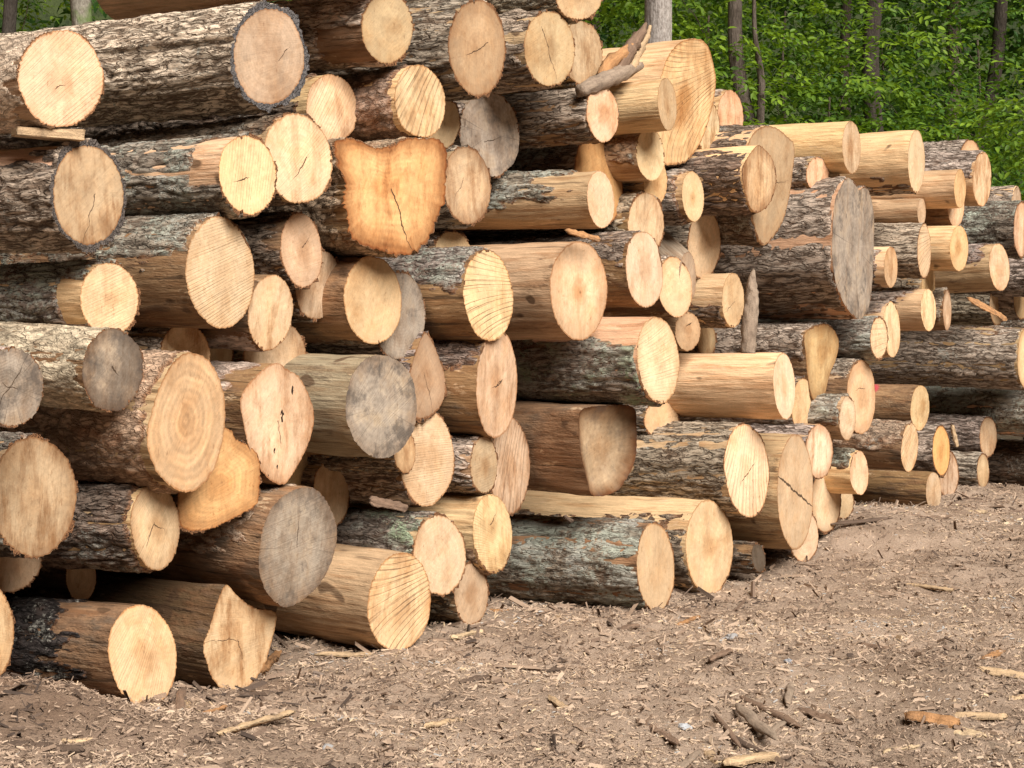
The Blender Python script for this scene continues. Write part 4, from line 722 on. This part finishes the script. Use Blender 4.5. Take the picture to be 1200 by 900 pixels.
slab(845,770,34,18,.25,'bark','bark_piece','brown bark piece standing out between the stack and the right foreground','bark slab',.5,.06,group=GB)
slab(985,650,40,-12,.2,'dark','bark_piece','dark bark strip on the ground right of the foot of the slanting-crack end','bark slab',.5,.04,group=GB)
slab(1015,640,36,12,.2,'tan','wood_splinter','tan splinter on the open ground below the right ground log','wood splinter',.1,.02,group=GB)
slab(660,830,36,-30,.2,'tan','wood_splinter','tan splinter in the centre foreground right of the dark bark strip','wood splinter',.1,.02,group=GB)
slab(640,790,48,8,.2,'dark','bark_piece','second dark bark piece right beside the lone dark strip','bark slab',.5,.06,group=GB)
def stick(px, py, lpx, ang, rpx, tone, label, lift=0., group=GS):
    x, y, z, D = ground_point(px, py); s = D/FPX; rs = np.random.default_rng(int(px*3+py*5)); a = R(ang)
    dx, dy = math.cos(a)*lpx*s, math.sin(a)*lpx*s/(CAM_H/D)*.7; l = min(.5, math.hypot(dx, dy)*1.5); r = rpx*s*.85
    u = np.linspace(-.5, .5, 7); P = np.stack([u*l, rs.normal(0, r*.14, 7), r*.6+rs.normal(0, r*.08, 7)], 1)
    rr = r*np.array([.3, .85, 1., .97, 1.02, .9, .15])*rs.uniform(.92, 1.08, 7)
    V = stick_mesh('stick', P, rr, rs, 8, .12, None, 8); o = link('stick', V); pass
    o.scale = (1, 1.25, .7); o.location = (x, y, z-.002+lift*.5); o.rotation_euler = (rs.uniform(-.5, .5), -math.atan2(lift, l)*(1 if dy > 0 else -1), math.atan2(dy, dx))
    c = CC[tone]; o.color = (*c, 1); o['seed'] = float(rs.uniform(0, 20)); return tag(o, label, 'stick', group)
stick(908,859,30,28,6,'grey','short thick grey stick end in the tangle at the lower right of centre',.02)
stick(886,852,40,-58,7,'grey','weathered grey stick standing steep in the tangle at the bottom right of centre',.03)
stick(902,840,46,-35,6,'bark','brown stick slanting across the top of the tangle right of centre',.03)
stick(826,882,60,-70,7,'tan','pale barkless stick pointing down at the bottom edge, left of the tangle',.02)
stick(868,872,70,-42,5,'dark','dark stick lying lowest in the tangle at the bottom edge',.01)
stick(925,815,30,60,5,'grey','small lone grey stick above the tangle right of centre',.01)
stick(806,894,34,40,5,'grey','grey twig end cut off by the bottom edge left of the tangle',.01)
stick(852,860,44,-75,5,'bark','brown stick left of the steep grey one in the tangle',.02)
stick(1010,612,60,6,3,'dark','thin dark stick below the ground log at the right end of the stack',.01)

def mat_stone():
    g = NT('grey_stone'); co = g.co(); c = g.color(); n = g.noise(co, 30., 4., .6)
    return g.done(g.gain(c, g.math('ADD', .55, g.math('MULTIPLY', n, .9))), g.bump(g.noise(co, 70., 4., .6), .5, .006), .8)
M_STONE = mat_stone()
import bmesh
def stone(px, py, wpx, label, tone=(.30, .29, .29)):
    x, y, z, D = ground_point(px, py); r = wpx*D/FPX*.5; rs = np.random.default_rng(int(px+py*11)); bm = bmesh.new()
    bmesh.ops.create_icosphere(bm, subdivisions=3, radius=1.); V = np.array([v.co[:] for v in bm.verts]); sd = rs.uniform(0, 30)
    V = V*(1+.5*pnoise(V*1.3+sd)+.22*pnoise(V*2.9+sd))[:, None]*np.array([1, .8, .6])*r
    for v, c in zip(bm.verts, V): v.co = c
    me = bpy.data.meshes.new('stone'); bm.to_mesh(me); bm.free(); me.materials.append(M_STONE)
    o = link('stone', me); o.location = (x, y, z+r*.12); o.rotation_euler.z = rs.uniform(0, 6); o.color = (*tone, 1); tag(o, label, 'stone', 'stones in the chips')
stone(858,749,17,'pale grey stone on the chips below the long stripped ground log')
stone(385,880,20,'blue-grey stone in the left foreground near the bottom edge')
stone(342,844,16,'whitish stone at the lower left beside a long splinter',(.42, .41, .38))
stone(920,866,16,'bluish stone at the right of the stick tangle',(.30, .32, .36))
stone(802,853,16,'light bluish stone at the left of the stick tangle',(.38, .39, .41))
stone(924,776,12,'small blue-grey stone in the right middle of the yard',(.32, .33, .36))
stone(186,838,10,'little grey stone under the diamond-shaped end',(.3, .29, .28))
stone(372,792,14,'brown stone right of the small upright orange chunk',(.22, .17, .14))

slab(960,842,44,-20,.3,'bark','bark_piece','brown bark piece lying alone between the stick tangle and the orange lump','bark piece',group=GB)
slab(1060,880,56,8,.22,'pale','wood_splinter','pale splinter near the bottom edge left of the grey lichened slab','wood splinter',.1,.02,group=GB)
slab(1020,760,40,-10,.25,'bark','bark_piece','brown bark piece in the open right middle of the yard','bark piece',group=GB)
slab(770,860,50,-35,.22,'bark','bark_piece','brown bark strip left of the pale barkless stick at the bottom','bark piece',group=GB)
slab(520,850,46,12,.2,'tan','wood_splinter','tan splinter at the bottom middle of the photo','wood splinter',.1,.02,group=GB)
slab(600,720,60,-6,.2,'orange','bark_piece','reddish bark strip before the smallest ground log and the dark mossy one','bark piece',.5,.04,group=GB)
slab(1090,690,46,-8,.22,'tan','wood_splinter','tan splinter alone in the open upper right of the yard','wood splinter',.1,.02,group=GB)
slab(1120,640,50,6,.2,'dark','bark_piece','dark bark strip on the ground below the round pale slice','bark piece',.5,.04,group=GB)
# ---------------------------------------------------------------- loose wood held in the stack
def at_plane(px, py, t):
    r = ray(px, py); return CAM+r*((-FRONT+t)/(.8*r[0]-.6*r[1]))
def axis_frame(P):
    d = P[-1]-P[0]; d = d/np.linalg.norm(d); u = np.array([0, 0, 1.]) if abs(d[2]) < .9 else np.array([.6, -.8, 0]); s_ = np.cross(u, d); s_ /= np.linalg.norm(s_); u = np.cross(d, s_)
    return np.stack([d, s_, u], 1)
def pieces_stick(name, pxs, ts, radpx, tone, label, cat, mat=None, seg=14, rough=.22, parts=None):
    P = np.array([at_plane(px, py, t) for (px, py), t in zip(pxs, ts)]); base = P[0].copy() if P[0][2] < P[-1][2] else P[-1].copy()
    D = P[0][1]; rs = np.random.default_rng(int(pxs[0][0]*3)); c = CC[tone]; A = axis_frame(P)
    root = link(name, stick_mesh(name, (P-base)@A, [r*D/FPX for r in radpx], rs, seg, rough, mat, 10)); M = Matrix(A.tolist()).to_4x4(); M.translation = Vector(base); root.matrix_world = M
    root.color = (*c, 1); root['seed'] = 3.; return tag(root, label, cat), (base, A), rs
s, b, rs = pieces_stick('wooden_stake', [(877,414),(878,385),(881,352),(881,333),(883,316)], [.42,.42,.42,.42,.42], [8.5,9,8.5,6,1.5], 'grey', 'upright weathered grey stake with a splintered tip, at the foot of the giant log', 'stake', None, 22, .13)
s, b, rs = pieces_stick('broken_limb', [(680,106),(704,96),(728,86),(750,77)], [.1,.1,.08,.05], [8,10,9.5,5], 'grey', 'broken forked limb with splintered tips lying against the huge grooved end, by the grey trunk', 'broken limb', None, 16, .16)
for q, rp, tn in (([(722,88),(735,62),(748,44),(757,27)], [9,9,7,1.5], 'bark'), ([(738,80),(748,60),(757,44),(762,30)], [7,6,4.5,1.5], 'tan'), ([(704,90),(716,74),(734,60),(748,46)], [6,9,7,2], 'orange')):
    P = np.array([at_plane(px, py, .06) for px, py in q]); D = P[0][1]
    B_ = axis_frame(P); p = link('splinter', stick_mesh('splinter', (P-P[0])@B_, [r*D/FPX for r in rp], rs, 9, .3, None, 10), s)
    M = Matrix((b[1].T@B_).tolist()).to_4x4(); M.translation = Vector(b[1].T@(P[0]-b[0])); p.matrix_basis = M; p.color = (*CC[tn], 1); p['seed'] = 5.
w = at_plane(56, 154, .15)
def wedge_mesh():
    bm = bmesh.new(); bmesh.ops.create_cube(bm, size=1.)
    for v in bm.verts: v.co = (v.co.x*.24, v.co.y*.11, v.co.z*.03+(.012 if v.co.z > 0 else 0)*(v.co.x+.5))
    bmesh.ops.bevel(bm, geom=bm.edges[:], offset=.003, segments=2, affect='EDGES'); bmesh.ops.subdivide_edges(bm, edges=bm.edges[:], cuts=2)
    for v in bm.verts: v.co += Vector(RNG.normal(0, .0012, 3))
    me = bpy.data.meshes.new('wooden_wedge'); bm.to_mesh(me); bm.free(); me.materials.append(M_DEB); return me
o = link('wooden_wedge', wedge_mesh()); o.location = w-np.array([0, 0, .012]); o.rotation_euler = (0, R(3), R(24)); o.color = (*CC['tan'], 1); o['seed'] = 2.; tag(o, 'pale sawn wedge jammed beneath the upper left log with the saw-scarred end', 'wedge')
def hung_slab(a, bq, t, wpx, tone, name, label, cat, curl=.3):
    A, B = at_plane(*a, t), at_plane(*bq, t); d = B-A; L = np.linalg.norm(d); rs = np.random.default_rng(int(a[0])); D = A[1]
    o = link(name, slab_mesh(name, L, wpx*D/FPX, .02, rs, curl, .03)); d /= L; v = np.array([.6, .8, 0])
    up = np.cross(d, np.cross(np.array([.55, -.6, .6]), d)); up /= np.linalg.norm(up); s_ = np.cross(up, d)
    M = Matrix(((d[0], s_[0], up[0], 0), (d[1], s_[1], up[1], 0), (d[2], s_[2], up[2], 0), (0, 0, 0, 1))); M.translation = Vector((A+B)/2); o.matrix_world = M
    o.color = (*CC[tone], 1); o['seed'] = 7.; tag(o, label, cat)
hung_slab((1132,350),(1178,376),.1,11,'orange','split_board','reddish split slab leaning between the logs at the right','split slab')
hung_slab((660,272),(700,283),.2,7,'orange','bark_strip','loose reddish bark strip lying on the honey-hearted bare log','bark strip')
hung_slab((430,588),(474,598),.12,13,'bark','bark_strip','brown bark slab on top of the green lichened log','bark strip',.6)
hung_slab((1119,524),(1113,498),.5,7,'tan','bark_strip','tan strip of bark hanging from the torn lichened log at the right','bark strip')
hung_slab((500,385),(503,428),-.18,8,'orange','bark_strip','reddish strip of bark standing on the brown split log end','bark strip')
hung_slab((658,606),(668,613),.2,4,'dark','twig','small dark twig lying on the pale stripped top of the long ground log','twig')
# short barked stub on the ground
row = (889,654,8,17,-8,.05,('hollow',.1,.0,.3,.0),('rough',1,0,0,'brown'),'short dark barked stub on the ground between the long stripped log and the slanting-crack end',{})
make_log(row, 501)
# ---------------------------------------------------------------- the wood behind the yard
def mat_leaf():
    g = NT('leaf'); t = g.attr('tone', False); c = g.color()
    col = g.mix(t, g.mix(1., c, (.55, .62, .6), 'MULTIPLY'), g.mix(1., c, (1.6, 1.35, .9), 'MULTIPLY'))
    g.put(g.p.inputs['Base Color'], col); g.p.inputs['Roughness'].default_value = .5
    tr = g.n('BsdfTranslucent'); g.put(tr.inputs[0], g.mix(1., col, (1.3, 1.25, .5), 'MULTIPLY')); mx = g.n('MixShader'); mx.inputs[0].default_value = .38
    g.t.links.new(g.p.outputs[0], mx.inputs[1]); g.t.links.new(tr.outputs[0], mx.inputs[2]); g.t.links.new(mx.outputs[0], g.out.inputs[0]); return g.m
def mat_trunk():
    g = NT('trunk_bark'); co = g.co(); c = g.color(); st = g.vmath('MULTIPLY', co, (1., 1., .22))
    n1 = g.noise(st, 26., 4., .65); n2 = g.noise(co, 3., 3., .6); n3 = g.noise(co, 90., 3., .6)
    k = g.math('ADD', .2, g.math('ADD', g.math('MULTIPLY', n1, .9), g.math('ADD', g.math('MULTIPLY', n2, .5), g.math('MULTIPLY', n3, .3))))
    col = g.gain(c, k); spk = g.map(g.noise(g.vmath('MULTIPLY', co, (1., 1., .5)), 55., 3., .7), .42, .6); col = g.mix(g.math('MULTIPLY', spk, .55), g.gain(col, 1.15), g.mix(1., col, (.45, .4, .37), 'MULTIPLY')); m = g.math('MULTIPLY', g.attr('moss'), g.map(n2, .45, .6)); col = g.mix(m, col, (.09, .15, .03))
    return g.done(col, g.bump(n1, 1., .03), .95)
M_LEAF, M_TRUNK = mat_leaf(), mat_trunk()
def leaves(C, D, U, size, tone):
    """one folded pointed leaf per row: base C, direction D, up U"""
    n = len(C); S = np.cross(D, U); S /= np.linalg.norm(S, axis=1)[:, None]+1e-9; U = np.cross(S, D); l = size[:, None]
    V = np.stack([C, C+D*l*.3+S*l*.22+U*l*.05, C+D*l*.65+S*l*.2+U*l*.04-U*l*.05, C+D*l-U*l*.14, C+D*l*.65-S*l*.2+U*l*.04-U*l*.05, C+D*l*.3-S*l*.22+U*l*.05], 1).reshape(-1, 3)
    i = np.arange(n)[:, None]*6; F = np.concatenate([i+np.array([[0, 1, 2, 3]]), i+np.array([[0, 3, 4, 5]])])
    return V, F, np.repeat(tone, 6)
def sprays(O, DIR, length, nl, lsize, rs):
    """flat leafy twigs from points O along DIR: two ranks of leaves, drooping"""
    n = len(O); out = []
    D = DIR/np.linalg.norm(DIR, axis=1)[:, None]; Z = np.tile([0, 0, 1.], (n, 1)); S = np.cross(D, Z); S /= np.linalg.norm(S, axis=1)[:, None]+1e-6
    roll = rs.normal(0, .35, n); U0 = np.cross(S, D); Sx = S*np.cos(roll)[:, None]+U0*np.sin(roll)[:, None]; Ux = np.cross(Sx, D)
    tb = rs.beta(2, 2, n)
    for j in range(nl):
        f = (j+.6)/nl; side = 1 if j % 2 else -1
        P = O+D*(length*f)[:, None]; P[:, 2] -= .22*length*f*f; P = P+rs.normal(0, .012, (n, 3))
        ld = D*rs.uniform(.35, .75, n)[:, None]+Sx*(side*rs.uniform(.6, 1., n))[:, None]*(1. if j < nl-1 else .1)-Ux*rs.uniform(-.05, .45, n)[:, None]
        ld /= np.linalg.norm(ld, axis=1)[:, None]
        out.append(leaves(P, ld, Ux+rs.normal(0, .25, (n, 3)), lsize*rs.uniform(.7, 1.15, n), np.clip(tb+rs.normal(0, .18, n), 0, 1)))
    V = np.vstack([o[0] for o in out]); off = 0; F = []
    for o in out: F.append(o[1]+off); off += len(o[0])
    return V, np.vstack(F), np.concatenate([o[2] for o in out])
def crown_sprays(blobs, n, rs, length, nl, lsize, flat=.35):
    """sprays spread through ellipsoids (centre, radii), turned outwards, in loose layers"""
    O, DD = [], []; vol = np.array([b[1][0]*b[1][1]*b[1][2] for b in blobs])**.8; vol /= vol.sum()
    for (c, r), k in zip(blobs, (vol*n).astype(int)+1):
        p = rs.normal(size=(k, 3)); p /= np.linalg.norm(p, axis=1)[:, None]; p *= (rs.random(k)**.42)[:, None]
        q = np.array(c)+p*np.array(r); lay = .42; q[:, 2] = q[:, 2]*(1-flat)+flat*(np.round(q[:, 2]/lay)*lay)
        d = p*np.array([1, 1, .25])+rs.normal(0, .35, (k, 3))*np.array([1, 1, .35]); O.append(q); DD.append(d)
    O = np.vstack(O); return sprays(O, np.vstack(DD), length*rs.uniform(.6, 1.2, len(O)), nl, lsize, rs)
def limb_pts(p0, p1, rs, wob=.06, n=5):
    P = np.linspace(p0, p1, n); L = np.linalg.norm(np.array(p1)-p0); P[1:-1] += rs.normal(0, wob*L/ n, (n-2, 3)); return P
GT, GSH = 'trees at the edge of the wood', 'leafy saplings at the edge of the wood'
def tree(base, top, r0, label, tone, blobs, nsp, lsize, seed, moss=0., green=(.075, .15, .03), name='tree', group=GT, limbs=5, slen=.6, nl=9, forks=()):
    rs = np.random.default_rng(seed); base = np.array(base, float); top = np.array(top, float)-base; root = bpy.data.objects.new(name, None); COL.objects.link(root); root.location = base
    tag(root, label, 'tree', group)
    P = limb_pts(np.zeros(3)-np.array([0, 0, .15]), top, rs, .05, 7); t = link('trunk', stick_mesh('trunk', P, np.linspace(r0*1.15, r0*.45, 7), rs, 16, .08, M_TRUNK, 8), root); t.color = (*tone, 1); t['moss'] = float(moss)
    for f0, tip, rr in forks:
        i = f0*6; a = P[int(i)]*(1-i % 1)+P[min(6, int(i)+1)]*(i % 1); b = link('limb', stick_mesh('limb', limb_pts(a, np.array(tip)-base, rs, .1), [rr, rr*.9, rr*.75, rr*.5, rr*.25], rs, 8, .1, M_TRUNK, 4), root); b.color = (*tone, 1); b['moss'] = 0.
    for k in range(limbs):
        c, r = blobs[k % len(blobs)]; tip = np.array(c)-base+rs.normal(0, .35, 3)*np.array(r); f = min(5.6, max(1.5, 6*(tip[2]-.8)/max(top[2], .1))); a = P[int(f)]*(1-f % 1)+P[int(f)+1]*(f % 1)
        rr = r0*.28; b = link('limb', stick_mesh('limb', limb_pts(a, tip, rs, .12), [rr, rr*.8, rr*.6, rr*.4, rr*.2], rs, 7, .1, M_TRUNK, 4), root); b.color = (*tone, 1); b['moss'] = 0.
    V, F, T = crown_sprays([(np.array(c)-base, r) for c, r in blobs], nsp, rs, slen, nl, lsize)
    cr = link('crown', mesh_from('crown', V, F, M_LEAF, dict(tone=T)), root); cr.color = (*green, 1)
    return root
def W(px, py, D): p = CAM+ray(px, py)*D; return p
def gz(px, D): p = W(px, 350, D); return np.array([p[0], p[1], 0.])
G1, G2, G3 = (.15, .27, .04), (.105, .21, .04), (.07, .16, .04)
# trunks that show
def trunk_tree(px0, py0, px1, py1, D, wpx, label, tone, seed, moss=0., top_h=13., crown_r=(3., 2.6, 2.6), n=230, forks=()):
    a, b = W(px0, py0, D), W(px1, py1, D); d = (b-a)/(b[2]-a[2]); base = a-d*a[2]; top = a+d*(top_h-a[2])
    top = base+(top-base)*np.array([.7, 1, 1]); rs = np.random.default_rng(seed)
    bl = [(base*0+np.array([top[0]+rs.normal(0, 1.6), top[1]+rs.normal(0, 1.2)+.5, top_h*.62+rs.uniform(0, 4.5)]), np.array(crown_r)*rs.uniform(.6, 1., 3)) for _ in range(4)]
    return tree(base, top, wpx*.5*D/FPX, label, tone, bl, n, .2, seed, moss, G2, 'tree', GT, 5, 1.1, 9, forks)
trunk_tree(760, 50, 763, 0, 19.5, 34, 'thick pale grey trunk rising behind the broken limb, nearest of the trees', (.30, .27, .25), 21)
trunk_tree(708, 60, 714, 0, 24., 15, 'slim dark trunk left of the thick pale grey trunk', (.10, .08, .065), 22)
f = W(862, -20, 22.5); trunk_tree(887, 170, 862, -10, 20.6, 19, 'forked brown-grey trunk leaning left behind the small orange-tan end', (.12, .095, .08), 23, forks=((.23, W(884, -30, 20.4), .05),))
trunk_tree(990, 140, 989, 0, 24.5, 13, 'slim brown trunk in the leaves above the left bright peeled log', (.07, .053, .043), 24)
trunk_tree(1041, 150, 1040, 0, 23.5, 22, 'dark straight trunk above the right bright peeled log', (.055, .044, .037), 25)
trunk_tree(1163, 150, 1188, 0, 23., 17, 'dark trunk leaning right near the right edge of the photo', (.06, .048, .04), 26)
trunk_tree(27, 25, 29, 0, 21.5, 18, 'dark trunk in the gap at the upper left corner', (.06, .05, .042), 28)
trunk_tree(74, 25, 70, 0, 20.5, 26, 'mossy pale trunk at the upper left beside the red-painted log', (.22, .2, .165), 29, moss=.9)
# more of the wood, out of frame to both sides and overhead
for k, (x, y) in enumerate(((-9.5, 23), (-3.2, 25), (0.4, 27), (8.3, 25), (11.5, 23), (6.2, 29))):
    D = y; px = 600+x/D*FPX; trunk_tree(px, 150, px+8, 0, D, 20, ['broad trunk far out at the left of the wood', 'trunk hidden behind the left of the stack', 'trunk hidden behind the middle of the stack', 'trunk standing just past the right edge of the photo', 'trunk far out at the right of the wood', 'trunk deep in the wood past the right edge'][k], (.14, .11, .09), 40+k)
# leafy saplings that make the green wall
def sapling(px, D, hz, rx, label, seed, green, n=330, ls=.088, ry=1.1, low=.8):
    b = gz(px, D); rs = np.random.default_rng(seed); bl = []
    for k in range(6):
        z = low+(hz-low)*(k+.5)/6; bl.append((b+np.array([rs.normal(0, rx*.35), rs.normal(0, ry*.3), z]), np.array([rx*rs.uniform(.7, 1.1), ry*rs.uniform(.7, 1.), (hz-low)/6*rs.uniform(.8, 1.1)])))
    tree(b, b+np.array([rs.normal(0, .2), rs.normal(0, .2), hz*.8]), .026, label, (.12, .095, .075), bl, int(n*1.75), ls, seed, 0., green, 'sapling', GSH, 6, .5, 9)
sapling(800, 21.2, 5.6, 1.15, 'bright yellow-green sapling right of the thick pale grey trunk', 61, G1, 560)
sapling(690, 22.6, 5.8, 1.0, 'sapling left of the thick pale grey trunk, showing between top logs and trunk', 62, G1, 380)
sapling(905, 22.2, 5.9, 1.15, 'mid green sapling right of the forked leaning trunk', 63, (.07, .15, .03), 520)
sapling(985, 21.6, 4.6, 1.0, 'layered sapling in front of the slim brown trunk', 64, G1, 400)
sapling(1085, 21.4, 3.9, 1.05, 'low layered sapling between the dark straight trunk and the right-leaning trunk', 65, G2, 420)
sapling(1200, 19.6, 3.6, .8, 'sapling with a bright low bough at the right edge of the photo', 66, G1, 360)
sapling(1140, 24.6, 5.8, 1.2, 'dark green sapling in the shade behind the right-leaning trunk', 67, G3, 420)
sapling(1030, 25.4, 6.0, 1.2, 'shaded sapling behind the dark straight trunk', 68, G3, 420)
sapling(1235, 22.5, 5.6, 1.2, 'tall sapling past the right edge of the photo', 69, G2, 380)
sapling(760, 24.5, 6.0, 1.2, 'shaded sapling behind the thick pale grey trunk', 70, G2, 420)
sapling(40, 23.5, 6.0, 1.3, 'bright sapling in the gap at the upper left corner', 71, G1, 420)
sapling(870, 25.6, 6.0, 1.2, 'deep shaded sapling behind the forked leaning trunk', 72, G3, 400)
sapling(1340, 21.5, 5., 1.3, 'sapling well past the right edge', 73, G2, 260)
sapling(-120, 22.5, 6., 1.4, 'sapling well past the left edge', 74, G2, 260)
sapling(560, 24., 6., 1.4, 'sapling hidden behind the upper middle of the stack', 75, G2, 260)
sapling(320, 24., 6., 1.4, 'sapling hidden behind the upper left of the stack', 76, G2, 240)
# the far wood that reads as one dark mass, and the bank it stands on
rs = np.random.default_rng(90)
bl = [(np.array([x+rs.normal(0, .8), y+rs.normal(0, 1.), z+rs.normal(0, .5)]), np.array([2.2, 1.6, 1.5])) for y in (30., 34.) for x in np.arange(-17, 22, 3.) for z in (1.4, 4., 7., 10.)]
V, F, T = crown_sprays(bl, 9000, rs, .8, 7, .26, .3)
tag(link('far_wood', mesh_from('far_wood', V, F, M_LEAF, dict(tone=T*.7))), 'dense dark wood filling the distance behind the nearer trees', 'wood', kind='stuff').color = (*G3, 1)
def mat_bank():
    g = NT('wooded_bank'); n = g.noise(g.co(), 1.6, 5., .65); return g.done(g.mix(g.map(n, .4, .6), (.02, .03, .012), (.045, .06, .02)), g.bump(n, 1., .3), 1.)
bx, by = np.linspace(-90, 90, 91), np.linspace(36, 80, 30); BX, BY = np.meshgrid(bx, by, indexing='xy')
BZ = 22*sstep(36, 62, BY)+1.2*pnoise(np.stack([BX.ravel()*.15, BY.ravel()*.15, BX.ravel()*0], 1)).reshape(BX.shape)-.6
tag(link('wooded_hill', mesh_from('wooded_hill', np.stack([BX.ravel(), BY.ravel(), BZ.ravel()], 1), grid_faces(30, 91, False), mat_bank())), kind='structure')

# ---------------------------------------------------------------- light
SUN = np.array([.42, -.74, .74]); SUN /= np.linalg.norm(SUN)
el = math.asin(SUN[2]); az = math.atan2(SUN[0], SUN[1])
w = bpy.data.worlds.new('World'); SC.world = w; w.use_nodes = True; nt = w.node_tree; nt.nodes.clear()
sky = nt.nodes.new('ShaderNodeTexSky'); sky.sky_type = 'NISHITA'; sky.sun_disc = False; sky.sun_elevation = el; sky.sun_rotation = az; sky.dust_density = 3.; sky.air_density = 1.
bg = nt.nodes.new('ShaderNodeBackground'); bg.inputs[1].default_value = .15; wo = nt.nodes.new('ShaderNodeOutputWorld')
hs = nt.nodes.new('ShaderNodeHueSaturation'); hs.inputs['Saturation'].default_value = .35; nt.links.new(sky.outputs[0], hs.inputs['Color']); nt.links.new(hs.outputs[0], bg.inputs[0])   # thin white cloud; nt.links.new(bg.outputs[0], wo.inputs[0])
sl = bpy.data.lights.new('sun', 'SUN'); sl.energy = 2.1; sl.angle = R(36); sl.color = (1., .942, .86)
so = bpy.data.objects.new('sun', sl); COL.objects.link(so); so.rotation_euler = Vector(-SUN).to_track_quat('-Z', 'Y').to_euler(); so.location = (5, -5, 20)
vs = SC.view_settings; vs.view_transform = 'Standard'; vs.look = 'None'; vs.exposure = 1.85; vs.gamma = 1.; vs.use_curve_mapping = False
SC.cycles.max_bounces = 8; SC.cycles.diffuse_bounces = 4; SC.cycles.transparent_max_bounces = 4; SC.cycles.use_denoising = True
